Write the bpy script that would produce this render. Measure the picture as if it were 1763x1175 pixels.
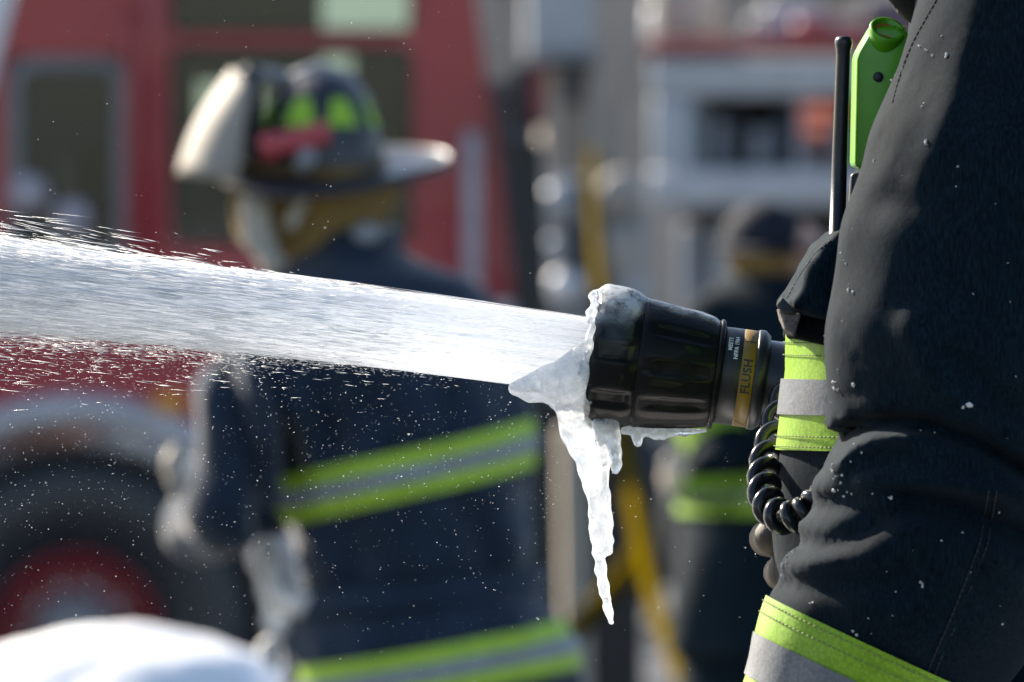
import bpy, bmesh, math, random
import numpy as np
from mathutils import Vector, Matrix

for o in list(bpy.data.objects):
    bpy.data.objects.remove(o)
SC = bpy.context.scene
COL = SC.collection
random.seed(7)
RNG = np.random.default_rng(7)
R = math.radians

# ------------------------------------------------------------------ camera
CAM_Z = 1.61
FPX = 400.0 / 36.0 * 1763.0          # focal length in photo pixels
PITCH = math.atan((587.5 - 424.0) / FPX)
cd = bpy.data.cameras.new('camera')
cam = bpy.data.objects.new('camera', cd)
COL.objects.link(cam)
cam.location = (0, 0, CAM_Z)
cam.rotation_euler = (R(90) - PITCH, 0, 0)
cd.lens = 400
cd.sensor_width = 36
cd.clip_start = 0.1
cd.clip_end = 2000
cd.dof.use_dof = True
cd.dof.focus_distance = 7.70
cd.dof.aperture_fstop = 400 / 26.0
cd.dof.aperture_blades = 0
SC.camera = cam

# ------------------------------------------------------------------ light
SUN_AZ = Vector((-0.72, 0.69))
SUN_EL = R(33)
wd = bpy.data.worlds.new('World')
SC.world = wd
wd.use_nodes = True
wn = wd.node_tree
bg = wn.nodes['Background']
sky = wn.nodes.new('ShaderNodeTexSky')
sky.sky_type = 'NISHITA'
sky.sun_disc = False
sky.sun_elevation = SUN_EL
sky.sun_rotation = math.atan2(SUN_AZ.x, SUN_AZ.y)
sky.air_density = 1.0
sky.dust_density = 1.2
wn.links.new(sky.outputs[0], bg.inputs[0])
bg.inputs[1].default_value = 0.078
sl = bpy.data.lights.new('sun', 'SUN')
sl.energy = 5.0
sl.angle = R(0.53)
sl.color = (1.0, 0.90, 0.76)
sun = bpy.data.objects.new('sun', sl)
COL.objects.link(sun)
SUN = Vector((SUN_AZ.x * math.cos(SUN_EL), SUN_AZ.y * math.cos(SUN_EL), math.sin(SUN_EL))).normalized()
sun.rotation_euler = SUN.to_track_quat('Z', 'Y').to_euler()
SC.view_settings.view_transform = 'Standard'
SC.view_settings.look = 'None'
SC.view_settings.gamma = 1
SC.view_settings.exposure = 1.55
try:
    SC.cycles.max_bounces = 14
    SC.cycles.diffuse_bounces = 8
    SC.cycles.transparent_max_bounces = 16
    SC.cycles.sample_clamp_indirect = 6
except Exception:
    pass

# ------------------------------------------------------------------ helpers
def at(px, py, Y):
    """world point seen at photo pixel (px,py) at depth Y"""
    u = (px - 881.5) / FPX
    v = (587.5 - py) / FPX
    c, s = math.cos(PITCH), math.sin(PITCH)
    dy = c + v * s
    dz = -s + v * c
    return Vector((u * Y / dy, Y, CAM_Z + dz * Y / dy))

def atn(px, py, Y):
    return np.array(at(px, py, Y))

def m_px(Y):
    return Y / FPX

ORG = {}

def tag(o, label=None, cat=None, group=None, kind=None):
    if label: o['label'] = label
    if cat: o['category'] = cat
    if group: o['group'] = group
    if kind: o['kind'] = kind
    return o

def empty(name, loc, rot=(0, 0, 0)):
    o = bpy.data.objects.new(name, None)
    COL.objects.link(o)
    o.location = loc
    o.rotation_euler = rot
    o.empty_display_size = 0.1
    ORG[o.name] = np.array(loc, float)
    return o

def mk(name, V, F, mat, parent=None, smooth=True, local=False, origin=None):
    """one mesh object; V in world space unless local"""
    V = np.asarray(V, float)
    if local:
        org = np.zeros(3)
    elif parent is not None:
        org = ORG[parent.name]
    elif origin is not None:
        org = np.array(origin, float)
    else:
        org = np.array([(V[:, 0].min() + V[:, 0].max()) / 2, (V[:, 1].min() + V[:, 1].max()) / 2, V[:, 2].min()])
    me = bpy.data.meshes.new(name)
    W = V - org
    me.from_pydata([tuple(v) for v in W], [], [tuple(int(i) for i in f) for f in F])
    me.update()
    if smooth:
        me.polygons.foreach_set('use_smooth', [True] * len(me.polygons))
    o = bpy.data.objects.new(name, me)
    COL.objects.link(o)
    if mat is not None:
        me.materials.append(MAT[mat])
    ORG[o.name] = org
    if parent is not None:
        o.parent = parent
    elif not local:
        o.location = org
    return o

class MB:
    def __init__(self):
        self.V = []; self.F = []
    def add(self, V, F):
        n = len(self.V)
        self.V += [tuple(v) for v in V]
        self.F += [tuple(i + n for i in f) for f in F]
        return self
    def box(self, x0, x1, y0, y1, z0, z1):
        V = [(x, y, z) for x in (x0, x1) for y in (y0, y1) for z in (z0, z1)]
        F = [(0, 1, 3, 2), (4, 6, 7, 5), (0, 4, 5, 1), (2, 3, 7, 6), (0, 2, 6, 4), (1, 5, 7, 3)]
        return self.add(V, F)
    def tube(self, pts, rad, n=12, cap=True):
        V, F = tube(pts, rad, n, cap)
        return self.add(V, F)
    def prism(self, poly_near, poly_far):
        n = len(poly_near)
        V = list(poly_near) + list(poly_far)
        F = [tuple(range(n)), tuple(range(2 * n - 1, n - 1, -1))]
        for i in range(n):
            j = (i + 1) % n
            F.append((i, n + i, n + j, j))
        return self.add(V, F)
    def build(self, name, mat, parent=None, smooth=False, bevel=0, seg=2, local=False, origin=None):
        o = mk(name, self.V, self.F, mat, parent, smooth, local, origin)
        bm = bmesh.new(); bm.from_mesh(o.data)
        bmesh.ops.recalc_face_normals(bm, faces=bm.faces)
        if bevel:
            bmesh.ops.bevel(bm, geom=list(bm.edges), offset=bevel, segments=seg, profile=0.5, affect='EDGES', clamp_overlap=True)
            for f in bm.faces: f.smooth = True
        bm.to_mesh(o.data); bm.free()
        return o

def tube(pts, rad, n=12, cap=True):
    P = np.array([np.array(p, float) for p in pts])
    if np.isscalar(rad): rad = [rad] * len(P)
    T = np.gradient(P, axis=0)
    T /= np.linalg.norm(T, axis=1)[:, None] + 1e-12
    up = np.array([0, 0, 1.0]) if abs(T[0][2]) < 0.9 else np.array([0, 1.0, 0])
    V = []; F = []
    N = np.cross(T[0], up); N /= np.linalg.norm(N)
    for i in range(len(P)):
        N = N - T[i] * np.dot(N, T[i]); N /= np.linalg.norm(N)
        B = np.cross(T[i], N)
        for k in range(n):
            a = 2 * math.pi * k / n
            V.append(P[i] + rad[i] * (math.cos(a) * N + math.sin(a) * B))
    for i in range(len(P) - 1):
        for k in range(n):
            l = (k + 1) % n
            F.append((i * n + k, i * n + l, (i + 1) * n + l, (i + 1) * n + k))
    if cap:
        F.append(tuple(range(n - 1, -1, -1)))
        F.append(tuple(range((len(P) - 1) * n, len(P) * n)))
    return V, F

def spline(pts, n):
    """Catmull-Rom through points (arrays of any dimension)"""
    P = np.array(pts, float)
    P = np.vstack([2 * P[0] - P[1], P, 2 * P[-1] - P[-2]])
    out = []
    S = len(P) - 3
    for i in range(n):
        t = i / (n - 1) * S
        k = min(int(t), S - 1); t -= k
        a, b, c, d = P[k], P[k + 1], P[k + 2], P[k + 3]
        out.append(0.5 * (2 * b + (c - a) * t + (2 * a - 5 * b + 4 * c - d) * t * t + (3 * b - a - 3 * c + d) * t ** 3))
    return np.array(out)

def lathe_x(prof, n=64, rfun=None):
    """surface of revolution round local X; prof = [(s, r)]"""
    V = []; F = []
    for (s, r) in prof:
        for k in range(n):
            a = 2 * math.pi * k / n
            rr = r if rfun is None else rfun(s, r, a)
            V.append((s, rr * math.sin(a), rr * math.cos(a)))
    for i in range(len(prof) - 1):
        for k in range(n):
            l = (k + 1) % n
            F.append((i * n + k, (i + 1) * n + k, (i + 1) * n + l, i * n + l))
    return V, F

# numpy noise: sums of random sines
def sn(P, freq, seed, n=9):
    r = np.random.default_rng(seed)
    out = np.zeros(len(P))
    for i in range(n):
        k = r.normal(size=3); k /= np.linalg.norm(k)
        out += np.sin(P @ (k * freq * r.uniform(0.6, 1.5) * 2 * math.pi) + r.uniform(0, 6.28))
    return out / math.sqrt(n)

# signed distance pieces
def sd_cone(P, a, b, ra, rb):
    a = np.array(a, float); b = np.array(b, float)
    ab = b - a
    t = np.clip(((P - a) @ ab) / (ab @ ab + 1e-12), 0, 1)
    return np.linalg.norm(P - a - t[:, None] * ab, axis=1) - (ra + (rb - ra) * t)

def smin(d1, d2, k):
    h = np.clip(0.5 + 0.5 * (d2 - d1) / k, 0, 1)
    return d2 * (1 - h) + d1 * h - k * h * (1 - h)

def chain(P, pts, k):
    """pts = [(xyz, r)...] joined as round cones"""
    d = None
    for (a, ra), (b, rb) in zip(pts[:-1], pts[1:]):
        e = sd_cone(P, a, b, ra, rb)
        d = e if d is None else smin(d, e, k)
    return d

def polydist(X, Z, pts):
    d = np.full(len(X), 1e9)
    for (a, b) in zip(pts[:-1], pts[1:]):
        ax, az = a; bx, bz = b
        ux, uz = bx - ax, bz - az
        t = np.clip(((X - ax) * ux + (Z - az) * uz) / (ux * ux + uz * uz), 0, 1)
        d = np.minimum(d, np.hypot(X - ax - t * ux, Z - az - t * uz))
    return d

def surface_nets(f, lo, hi, h):
    lo = np.array(lo, float); hi = np.array(hi, float)
    n = np.maximum(np.ceil((hi - lo) / h).astype(int) + 1, 3)
    xs = [lo[i] + h * np.arange(n[i]) for i in range(3)]
    G = np.stack(np.meshgrid(*xs, indexing='ij'), -1).reshape(-1, 3)
    V = np.empty(len(G))
    for i in range(0, len(G), 200000):
        V[i:i + 200000] = f(G[i:i + 200000])
    V = V.reshape(n)
    ins = V < 0
    c = n - 1
    cnt = np.zeros(c); acc = np.zeros(tuple(c) + (3,))
    corners = [(i, j, k) for i in (0, 1) for j in (0, 1) for k in (0, 1)]
    def sub(A, o): return A[o[0]:o[0] + c[0], o[1]:o[1] + c[1], o[2]:o[2] + c[2]]
    for a in corners:
        for ax in range(3):
            if a[ax] == 0:
                b = list(a); b[ax] = 1
                va, vb = sub(V, a), sub(V, b)
                m = (va < 0) != (vb < 0)
                den = va - vb
                t = np.where(m, va / np.where(den == 0, 1, den), 0)
                cnt += m
                for q in range(3):
                    acc[..., q] += np.where(m, a[q] + (t if q == ax else 0), 0)
    act = cnt > 0
    idx = np.full(tuple(c), -1)
    idx[act] = np.arange(act.sum())
    cell = np.stack(np.nonzero(act), -1)
    verts = lo + h * (cell + acc[act] / cnt[act][:, None])
    faces = []
    for ax in range(3):
        o1, o2 = (ax + 1) % 3, (ax + 2) % 3
        s0 = [slice(None)] * 3; s1 = [slice(None)] * 3
        s0[ax] = slice(0, -1); s1[ax] = slice(1, None)
        d = ins[tuple(s0)].astype(int) - ins[tuple(s1)].astype(int)
        for sg in (1, -1):
            e = np.stack(np.nonzero(d == sg), -1)
            ok = (e[:, o1] > 0) & (e[:, o2] > 0) & (e[:, o1] < c[o1]) & (e[:, o2] < c[o2])
            e = e[ok]
            q = []
            for (u, v) in ((0, 0), (1, 0), (1, 1), (0, 1)):
                g = e.copy(); g[:, o1] -= 1 - u; g[:, o2] -= 1 - v
                q.append(idx[g[:, 0], g[:, 1], g[:, 2]])
            q = np.stack(q, -1)
            if sg < 0: q = q[:, ::-1]
            faces.append(q)
    return verts, np.vstack(faces)

def trace(f, O, D, steps=70, fac=0.8, off=0.0):
    t = np.zeros(len(O))
    for _ in range(steps):
        t += fac * (f(O + D * t[:, None]) - off)
    return O + D * t[:, None]

def grid_faces(nu, nv, closed=False):
    F = []
    for i in range(nu - 1):
        for j in range(nv - 1 if not closed else nv):
            k = (j + 1) % nv
            F.append((i * nv + j, (i + 1) * nv + j, (i + 1) * nv + k, i * nv + k))
    return F

def wrap_band(f, c0, c1, ang0, ang1, e1, e2, R0, nu, nv, off, curve=None):
    """strip wrapped on surface f round the axis c0->c1; angle measured e1->e2"""
    c0 = np.array(c0, float); c1 = np.array(c1, float); e1 = np.array(e1, float); e2 = np.array(e2, float)
    O = []; D = []
    for i in range(nu):
        for j in range(nv):
            a = ang0 + (ang1 - ang0) * j / (nv - 1)
            d = math.cos(a) * e1 + math.sin(a) * e2
            t = i / (nu - 1)
            c = c0 + (c1 - c0) * t
            if curve is not None: c = c + curve(a)
            O.append(c + d * R0); D.append(-d)
    P = trace(f, np.array(O), np.array(D), off=off)
    return P, grid_faces(nu, nv)

def stitch_line(mb, P, step, ln, r):
    """small thread capsules along a polyline"""
    P = np.array(P)
    seg = np.linalg.norm(np.diff(P, axis=0), axis=1)
    s = np.concatenate([[0], np.cumsum(seg)])
    x = 0
    while x + ln < s[-1]:
        a = np.array([np.interp(x, s, P[:, q]) for q in range(3)])
        b = np.array([np.interp(x + ln, s, P[:, q]) for q in range(3)])
        mb.tube([a, (a + b) / 2, b], [r * .7, r, r * .7], 5)
        x += step

def ico(sub=1):
    bm = bmesh.new()
    bmesh.ops.create_icosphere(bm, subdivisions=sub, radius=1)
    V = np.array([v.co[:] for v in bm.verts]); F = np.array([[v.index for v in f.verts] for f in bm.faces])
    bm.free()
    return V, F

def scatter(shapeV, shapeF, C, S, Rm=None):
    """many transformed copies in one vertex array; C centers (N,3), S scales (N,3)"""
    n = len(C); m = len(shapeV)
    V = shapeV[None] * S[:, None, :]
    if Rm is not None:
        V = np.einsum('nij,nmj->nmi', Rm, V)
    V = V + C[:, None, :]
    F = shapeF[None] + (np.arange(n) * m)[:, None, None]
    return V.reshape(-1, 3), F.reshape(-1, shapeF.shape[1])

# ------------------------------------------------------------------ materials
MAT = {}
def new_mat(name):
    m = bpy.data.materials.new(name); m.use_nodes = True
    MAT[name] = m
    nt = m.node_tree
    b = nt.nodes['Principled BSDF']
    return m, nt, b

def ramp(nt, fac, stops):
    r = nt.nodes.new('ShaderNodeValToRGB')
    els = r.color_ramp.elements
    while len(els) < len(stops): els.new(0.5)
    for e, (p, c) in zip(els, stops):
        e.position = p; e.color = (c[0], c[1], c[2], 1)
    nt.links.new(fac, r.inputs[0])
    return r.outputs[0]

def coords(nt, scale=(1, 1, 1), kind='Object', rot=(0, 0, 0)):
    tc = nt.nodes.new('ShaderNodeTexCoord')
    mp = nt.nodes.new('ShaderNodeMapping')
    mp.inputs['Scale'].default_value = scale
    mp.inputs['Rotation'].default_value = rot
    nt.links.new(tc.outputs[kind], mp.inputs[0])
    return mp.outputs[0]

def noise(nt, vec, scale, detail=4, rough=0.55):
    n = nt.nodes.new('ShaderNodeTexNoise')
    n.inputs['Scale'].default_value = scale
    n.inputs['Detail'].default_value = detail
    n.inputs['Roughness'].default_value = rough
    nt.links.new(vec, n.inputs['Vector'])
    return n.outputs[0]

def bump(nt, b, h, strength, dist):
    bp = nt.nodes.new('ShaderNodeBump')
    bp.inputs['Strength'].default_value = strength
    bp.inputs['Distance'].default_value = dist
    nt.links.new(h, bp.inputs['Height'])
    nt.links.new(bp.outputs[0], b.inputs['Normal'])
    return bp

def plain(name, col, rough=0.5, metal=0.0, var=0.15, scale=12, coat=0.0, spec=0.5, bstr=0.0, bscale=80, bdist=0.002):
    m, nt, b = new_mat(name)
    v = coords(nt)
    n = noise(nt, v, scale)
    c0 = [max(0, c * (1 - var)) for c in col]; c1 = [min(1, c * (1 + var)) for c in col]
    nt.links.new(ramp(nt, n, [(0.3, c0), (0.7, c1)]), b.inputs['Base Color'])
    b.inputs['Roughness'].default_value = rough
    b.inputs['Metallic'].default_value = metal
    b.inputs['Coat Weight'].default_value = coat
    b.inputs['Specular IOR Level'].default_value = spec
    if bstr:
        bump(nt, b, noise(nt, v, bscale), bstr, bdist)
    return m

def fabric(name, col, weave=900, sheen=0.3, var=0.25, dirt=True):
    m, nt, b = new_mat(name)
    v = coords(nt)
    n1 = noise(nt, v, 9, 6, 0.65)
    c0 = [c * (1 - var) for c in col]; c1 = [c * (1 + var) for c in col]
    base = ramp(nt, n1, [(0.3, c0), (0.72, c1)])
    # fibre grain
    v2 = coords(nt, (1, 1, 0.12))
    n2 = noise(nt, v2, weave, 2, 0.6)
    mx = nt.nodes.new('ShaderNodeMix'); mx.data_type = 'RGBA'; mx.blend_type = 'MULTIPLY'
    mx.inputs[0].default_value = 1
    nt.links.new(base, mx.inputs[6])
    nt.links.new(ramp(nt, n2, [(0.3, (0.35, 0.35, 0.35)), (0.7, (1.7, 1.7, 1.7))]), mx.inputs[7])
    nt.links.new(mx.outputs[2], b.inputs['Base Color'])
    b.inputs['Roughness'].default_value = 0.85
    b.inputs['Specular IOR Level'].default_value = 0.07
    b.inputs['Sheen Weight'].default_value = sheen
    b.inputs['Sheen Roughness'].default_value = 0.45
    # twill: two crossed waves + soft crumple
    w1 = nt.nodes.new('ShaderNodeTexWave'); w1.inputs['Scale'].default_value = weave * 0.28; w1.inputs['Distortion'].default_value = 1.2
    w1.bands_direction = 'Z'; nt.links.new(v, w1.inputs['Vector'])
    w2 = nt.nodes.new('ShaderNodeTexWave'); w2.inputs['Scale'].default_value = weave * 0.28; w2.inputs['Distortion'].default_value = 1.2
    w2.bands_direction = 'X'; nt.links.new(v, w2.inputs['Vector'])
    ad = nt.nodes.new('ShaderNodeMath'); ad.operation = 'ADD'
    nt.links.new(w1.outputs[1], ad.inputs[0]); nt.links.new(w2.outputs[1], ad.inputs[1])
    b1 = bump(nt, b, ad.outputs[0], 0.10, 0.0005)
    b2 = nt.nodes.new('ShaderNodeBump'); b2.inputs['Strength'].default_value = 0.16; b2.inputs['Distance'].default_value = 0.005
    nt.links.new(noise(nt, v, 28, 4, 0.6), b2.inputs['Height'])
    nt.links.new(b2.outputs[0], b1.inputs['Normal'])
    return m

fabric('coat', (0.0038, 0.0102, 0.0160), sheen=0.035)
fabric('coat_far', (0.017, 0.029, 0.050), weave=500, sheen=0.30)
fabric('coat_inside', (0.005, 0.006, 0.008), sheen=0.0)
def trim_mat(name, col, glow=0.0, grid=0):
    m, nt, b = new_mat(name)
    v = coords(nt)
    c0 = [c * 0.86 for c in col]
    n = noise(nt, v, 30, 8, 0.7)
    base = ramp(nt, n, [(0.28, [c * 0.62 for c in col]), (0.42, c0), (0.66, col)])
    vo = nt.nodes.new('ShaderNodeTexVoronoi'); vo.inputs['Scale'].default_value = 420; nt.links.new(v, vo.inputs['Vector'])
    mx = nt.nodes.new('ShaderNodeMix'); mx.data_type = 'RGBA'; mx.blend_type = 'MULTIPLY'; mx.inputs[0].default_value = 1
    nt.links.new(base, mx.inputs[6]); nt.links.new(ramp(nt, vo.outputs[0], [(0.1, (1.12,) * 3), (0.7, (0.80,) * 3)]), mx.inputs[7])
    nt.links.new(mx.outputs[2], b.inputs['Base Color'])
    b.inputs['Roughness'].default_value = 0.5
    b.inputs['Specular IOR Level'].default_value = 0.35
    bump(nt, b, noise(nt, v, 55, 6, 0.65), 0.22, 0.004)
    return m
trim_mat('lime', (0.25, 0.44, 0.020))
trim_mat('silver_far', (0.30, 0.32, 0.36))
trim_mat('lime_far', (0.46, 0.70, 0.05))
trim_mat('silver_tape', (0.17, 0.182, 0.20))
plain('thread', (0.16, 0.20, 0.08), 0.8)
plain('thread_dark', (0.018, 0.02, 0.025), 0.8)
plain('velcro', (0.20, 0.17, 0.15), 0.9, bstr=1.0, bscale=600, bdist=0.002, var=0.4, scale=300)
plain('glove', (0.075, 0.058, 0.040), 0.7, var=0.3, scale=40, bstr=0.5, bscale=220, bdist=0.0012)
plain('glove_cuff', (0.20, 0.21, 0.21), 0.7)
plain('skin', (0.5, 0.3, 0.22), 0.5)
plain('beard', (0.012, 0.010, 0.009), 0.7, bstr=1, bscale=400, bdist=0.003)
plain('radio_green', (0.10, 0.36, 0.008), 0.30, var=0.12, scale=60, bstr=0.08, bscale=500, bdist=0.0005)
plain('radio_black', (0.012, 0.013, 0.015), 0.42)
plain('radio_orange', (0.45, 0.16, 0.03), 0.5)
plain('antenna', (0.010, 0.011, 0.013), 0.38, bstr=0.1, bscale=300)
plain('cord', (0.009, 0.010, 0.012), 0.22, bstr=0.05, bscale=200)
plain('rubber', (0.004, 0.0045, 0.0055), 0.5, coat=0.12, spec=0.12, bstr=0.6, bscale=38, bdist=0.003)
plain('anodized', (0.007, 0.008, 0.010), 0.40, metal=0.0, bstr=0.1, bscale=400, bdist=0.0003)
plain('barrel', (0.02, 0.023, 0.028), 0.3, metal=0.5)
plain('band_yellow', (0.19, 0.110, 0.004), 0.45, var=0.1, scale=60)
plain('ink_black', (0.02, 0.017, 0.01), 0.5)
plain('ink_white', (0.6, 0.63, 0.68), 0.5)
plain('hose_jacket', (0.20, 0.13, 0.02), 0.8)
plain('hose_yellow', (0.095, 0.066, 0.002), 0.95, var=0.2, spec=0.0)
plain('truck_red', (0.36, 0.006, 0.024), 0.35, coat=0.5, var=0.06, scale=3)
plain('truck_trim', (0.50, 0.47, 0.47), 0.45)
plain('frame_grey', (0.22, 0.205, 0.205), 0.5)
plain('mirror_shell', (0.42, 0.37, 0.40), 0.5)
plain('grey_pink', (0.16, 0.12, 0.12), 0.7)
plain('truck_white', (0.78, 0.77, 0.78), 0.35, coat=0.3)
plain('truck_black', (0.012, 0.012, 0.014), 0.5)
plain('truck_inside', (0.028, 0.075, 0.095), 0.8)
plain('chrome', (0.75, 0.75, 0.76), 0.15, metal=1.0)
plain('tyre', (0.026, 0.028, 0.032), 0.42, bstr=0.3, bscale=30)
plain('rim_red', (0.20, 0.012, 0.020), 0.4, coat=0.2)
plain('amber', (0.75, 0.30, 0.04), 0.3)
plain('red_lamp', (0.7, 0.05, 0.03), 0.2)
plain('grey_panel', (0.44, 0.45, 0.47), 0.45)
plain('helmet_matt', (0.012, 0.015, 0.024), 0.8, spec=0.2)
plain('flap_edge', (0.04, 0.043, 0.048), 0.9)
plain('compartment', (0.035, 0.036, 0.04), 0.7, var=0.5)
plain('gear_grey', (0.25, 0.26, 0.28), 0.6)
plain('helmet_black', (0.016, 0.019, 0.028), 0.42, coat=0.1)
plain('helmet_lime', (0.30, 0.52, 0.03), 0.6)
plain('helmet_red', (0.45, 0.06, 0.07), 0.4)
plain('visor', (0.34, 0.31, 0.265), 0.7)
plain('hood_tan', (0.20, 0.125, 0.035), 0.85)
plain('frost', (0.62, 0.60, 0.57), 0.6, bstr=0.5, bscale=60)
plain('post_cream', (0.42, 0.37, 0.30), 0.6)
plain('stone', (0.40, 0.335, 0.28), 0.85, var=0.25, scale=1.5)
plain('stone_pale', (0.40, 0.355, 0.31), 0.85, var=0.15, scale=1.5)
plain('brick', (0.28, 0.14, 0.10), 0.85, var=0.3, scale=6)
plain('slate', (0.10, 0.11, 0.13), 0.7)

def snow_mat():
    m, nt, b = new_mat('snow')
    v = coords(nt)
    nt.links.new(ramp(nt, noise(nt, v, 3, 6), [(0.3, (0.78, 0.79, 0.82)), (0.7, (0.88, 0.88, 0.88))]), b.inputs['Base Color'])
    b.inputs['Roughness'].default_value = 0.6
    b.inputs['Subsurface Weight'].default_value = 1.0
    b.inputs['Subsurface Radius'].default_value = (0.14, 0.13, 0.12)
    bump(nt, b, noise(nt, v, 25, 6), 0.3, 0.02)
snow_mat()

def ground_mat():
    m, nt, b = new_mat('ground')
    v = coords(nt)
    n = noise(nt, v, 0.35, 8, 0.65)
    nt.links.new(ramp(nt, n, [(0.45, (0.04, 0.042, 0.046)), (0.60, (0.07, 0.072, 0.078)), (0.72, (0.5, 0.51, 0.53))]), b.inputs['Base Color'])
    nt.links.new(ramp(nt, n, [(0.4, (0.25,) * 3), (0.6, (0.8,) * 3)]), b.inputs['Roughness'])
    bump(nt, b, noise(nt, v, 12, 6), 0.5, 0.02)
ground_mat()

def glow_mat():
    m, nt, b = new_mat('lamp_glow')
    b.inputs['Base Color'].default_value = (.10, .02, .015, 1)
    b.inputs['Emission Color'].default_value = (1, .34, .25, 1)
    b.inputs['Emission Strength'].default_value = 0.16
glow_mat()
def glass_mat(name, tint, gloss=0.12):
    m, nt, b = new_mat(name)
    nt.nodes.remove(b)
    out = nt.nodes['Material Output']
    tr = nt.nodes.new('ShaderNodeBsdfTransparent'); tr.inputs[0].default_value = (*tint, 1)
    gl = nt.nodes.new('ShaderNodeBsdfGlossy'); gl.inputs['Roughness'].default_value = 0.04
    v = coords(nt)
    bp = nt.nodes.new('ShaderNodeBump'); bp.inputs['Strength'].default_value = 0.05
    nt.links.new(noise(nt, v, 4), bp.inputs['Height']); nt.links.new(bp.outputs[0], gl.inputs['Normal'])
    mx = nt.nodes.new('ShaderNodeMixShader'); mx.inputs[0].default_value = gloss
    nt.links.new(tr.outputs[0], mx.inputs[1]); nt.links.new(gl.outputs[0], mx.inputs[2])
    nt.links.new(mx.outputs[0], out.inputs[0])
glass_mat('tint_glass', (0.46, 0.57, 0.62), 0.05)

def ice_mat(name, milky, rough, col=(0.90, 0.93, 0.97)):
    m, nt, b = new_mat(name)
    v = coords(nt)
    b.inputs['Base Color'].default_value = (*col, 1)
    b.inputs['Roughness'].default_value = rough
    b.inputs['IOR'].default_value = 1.31
    b.inputs['Specular IOR Level'].default_value = 0.6
    b.inputs['Coat Weight'].default_value = 0.6
    b.inputs['Coat Roughness'].default_value = 0.06
    tl = nt.nodes.new('ShaderNodeBsdfTranslucent'); tl.inputs[0].default_value = (*col, 1)
    m0 = nt.nodes.new('ShaderNodeMixShader'); m0.inputs[0].default_value = 0.5
    nt.links.new(b.outputs[0], m0.inputs[1]); nt.links.new(tl.outputs[0], m0.inputs[2])
    g = nt.nodes.new('ShaderNodeBsdfGlass'); g.inputs['IOR'].default_value = 1.31; g.inputs['Roughness'].default_value = 0.08
    g.inputs['Color'].default_value = (0.97, 0.985, 1, 1)
    mx = nt.nodes.new('ShaderNodeMixShader')
    n = noise(nt, v, 60, 7, 0.7)
    lo = max(0, milky - 0.35); hi = min(1, milky + 0.35)
    nt.links.new(ramp(nt, n, [(0.36, (lo,) * 3), (0.60, (hi,) * 3)]), mx.inputs[0])
    nt.links.new(g.outputs[0], mx.inputs[1]); nt.links.new(m0.outputs[0], mx.inputs[2])
    nt.links.new(mx.outputs[0], nt.nodes['Material Output'].inputs[0])
    bp = nt.nodes.new('ShaderNodeBump'); bp.inputs['Strength'].default_value = 0.5; bp.inputs['Distance'].default_value = 0.0016
    nt.links.new(noise(nt, v, 130, 5, 0.6), bp.inputs['Height'])
    for q in (b, g, tl): nt.links.new(bp.outputs[0], q.inputs['Normal'])
ice_mat('ice_milky', 0.50, 0.12)

def water_mat(name, body, alpha=None):
    m, nt, b = new_mat(name)
    nt.nodes.remove(b)
    out = nt.nodes['Material Output']
    uv = coords(nt, (1.4, 34, 1), 'UV')
    uv2 = coords(nt, (4, 120, 1), 'UV')
    n1 = noise(nt, uv, 1.0, 5, 0.6); n2 = noise(nt, uv2, 1.0, 3, 0.6)
    ad = nt.nodes.new('ShaderNodeMath'); ad.operation = 'ADD'
    nt.links.new(n1, ad.inputs[0]); nt.links.new(n2, ad.inputs[1])
    bp = nt.nodes.new('ShaderNodeBump'); bp.inputs['Strength'].default_value = 0.14; bp.inputs['Distance'].default_value = 0.003
    nt.links.new(ad.outputs[0], bp.inputs['Height'])
    df = nt.nodes.new('ShaderNodeBsdfDiffuse'); tl = nt.nodes.new('ShaderNodeBsdfTranslucent'); gl = nt.nodes.new('ShaderNodeBsdfGlossy')
    gl.inputs['Roughness'].default_value = 0.25
    for q, c in ((df, body), (tl, body), (gl, (1, 1, 1))):
        q.inputs[0].default_value = (*c, 1)
        nt.links.new(bp.outputs[0], q.inputs['Normal'])
    m1 = nt.nodes.new('ShaderNodeMixShader'); m1.inputs[0].default_value = 0.72
    nt.links.new(df.outputs[0], m1.inputs[1]); nt.links.new(tl.outputs[0], m1.inputs[2])
    m2 = nt.nodes.new('ShaderNodeMixShader'); m2.inputs[0].default_value = 0.10
    nt.links.new(m1.outputs[0], m2.inputs[1]); nt.links.new(gl.outputs[0], m2.inputs[2])
    last = m2.outputs[0]
    if alpha is not None:
        tr = nt.nodes.new('ShaderNodeBsdfTransparent')
        m3 = nt.nodes.new('ShaderNodeMixShader')
        hf = nt.nodes.new('ShaderNodeMath'); hf.operation = 'MULTIPLY'; hf.inputs[1].default_value = 0.5
        nt.links.new(ad.outputs[0], hf.inputs[0])
        nt.links.new(ramp(nt, hf.outputs[0], [(alpha[0] , (0,) * 3), (alpha[1], (alpha[2],) * 3)]), m3.inputs[0])
        nt.links.new(tr.outputs[0], m3.inputs[1]); nt.links.new(last, m3.inputs[2])
        last = m3.outputs[0]
    nt.links.new(last, out.inputs[0])
water_mat('water_core', (0.925, 0.945, 0.975))
water_mat('droplet', (0.95, 0.965, 0.985))
water_mat('water_veil', (0.92, 0.94, 0.97), (0.48, 0.62, 0.75))


# ------------------------------------------------------------------ setting
g = mk('ground', [(-500, -200, 0), (500, -200, 0), (500, 1200, 0), (-500, 1200, 0)], [(0, 1, 2, 3)], 'ground', smooth=False)
tag(g, 'wet dark asphalt with patches of packed snow', 'ground', kind='structure')

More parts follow.
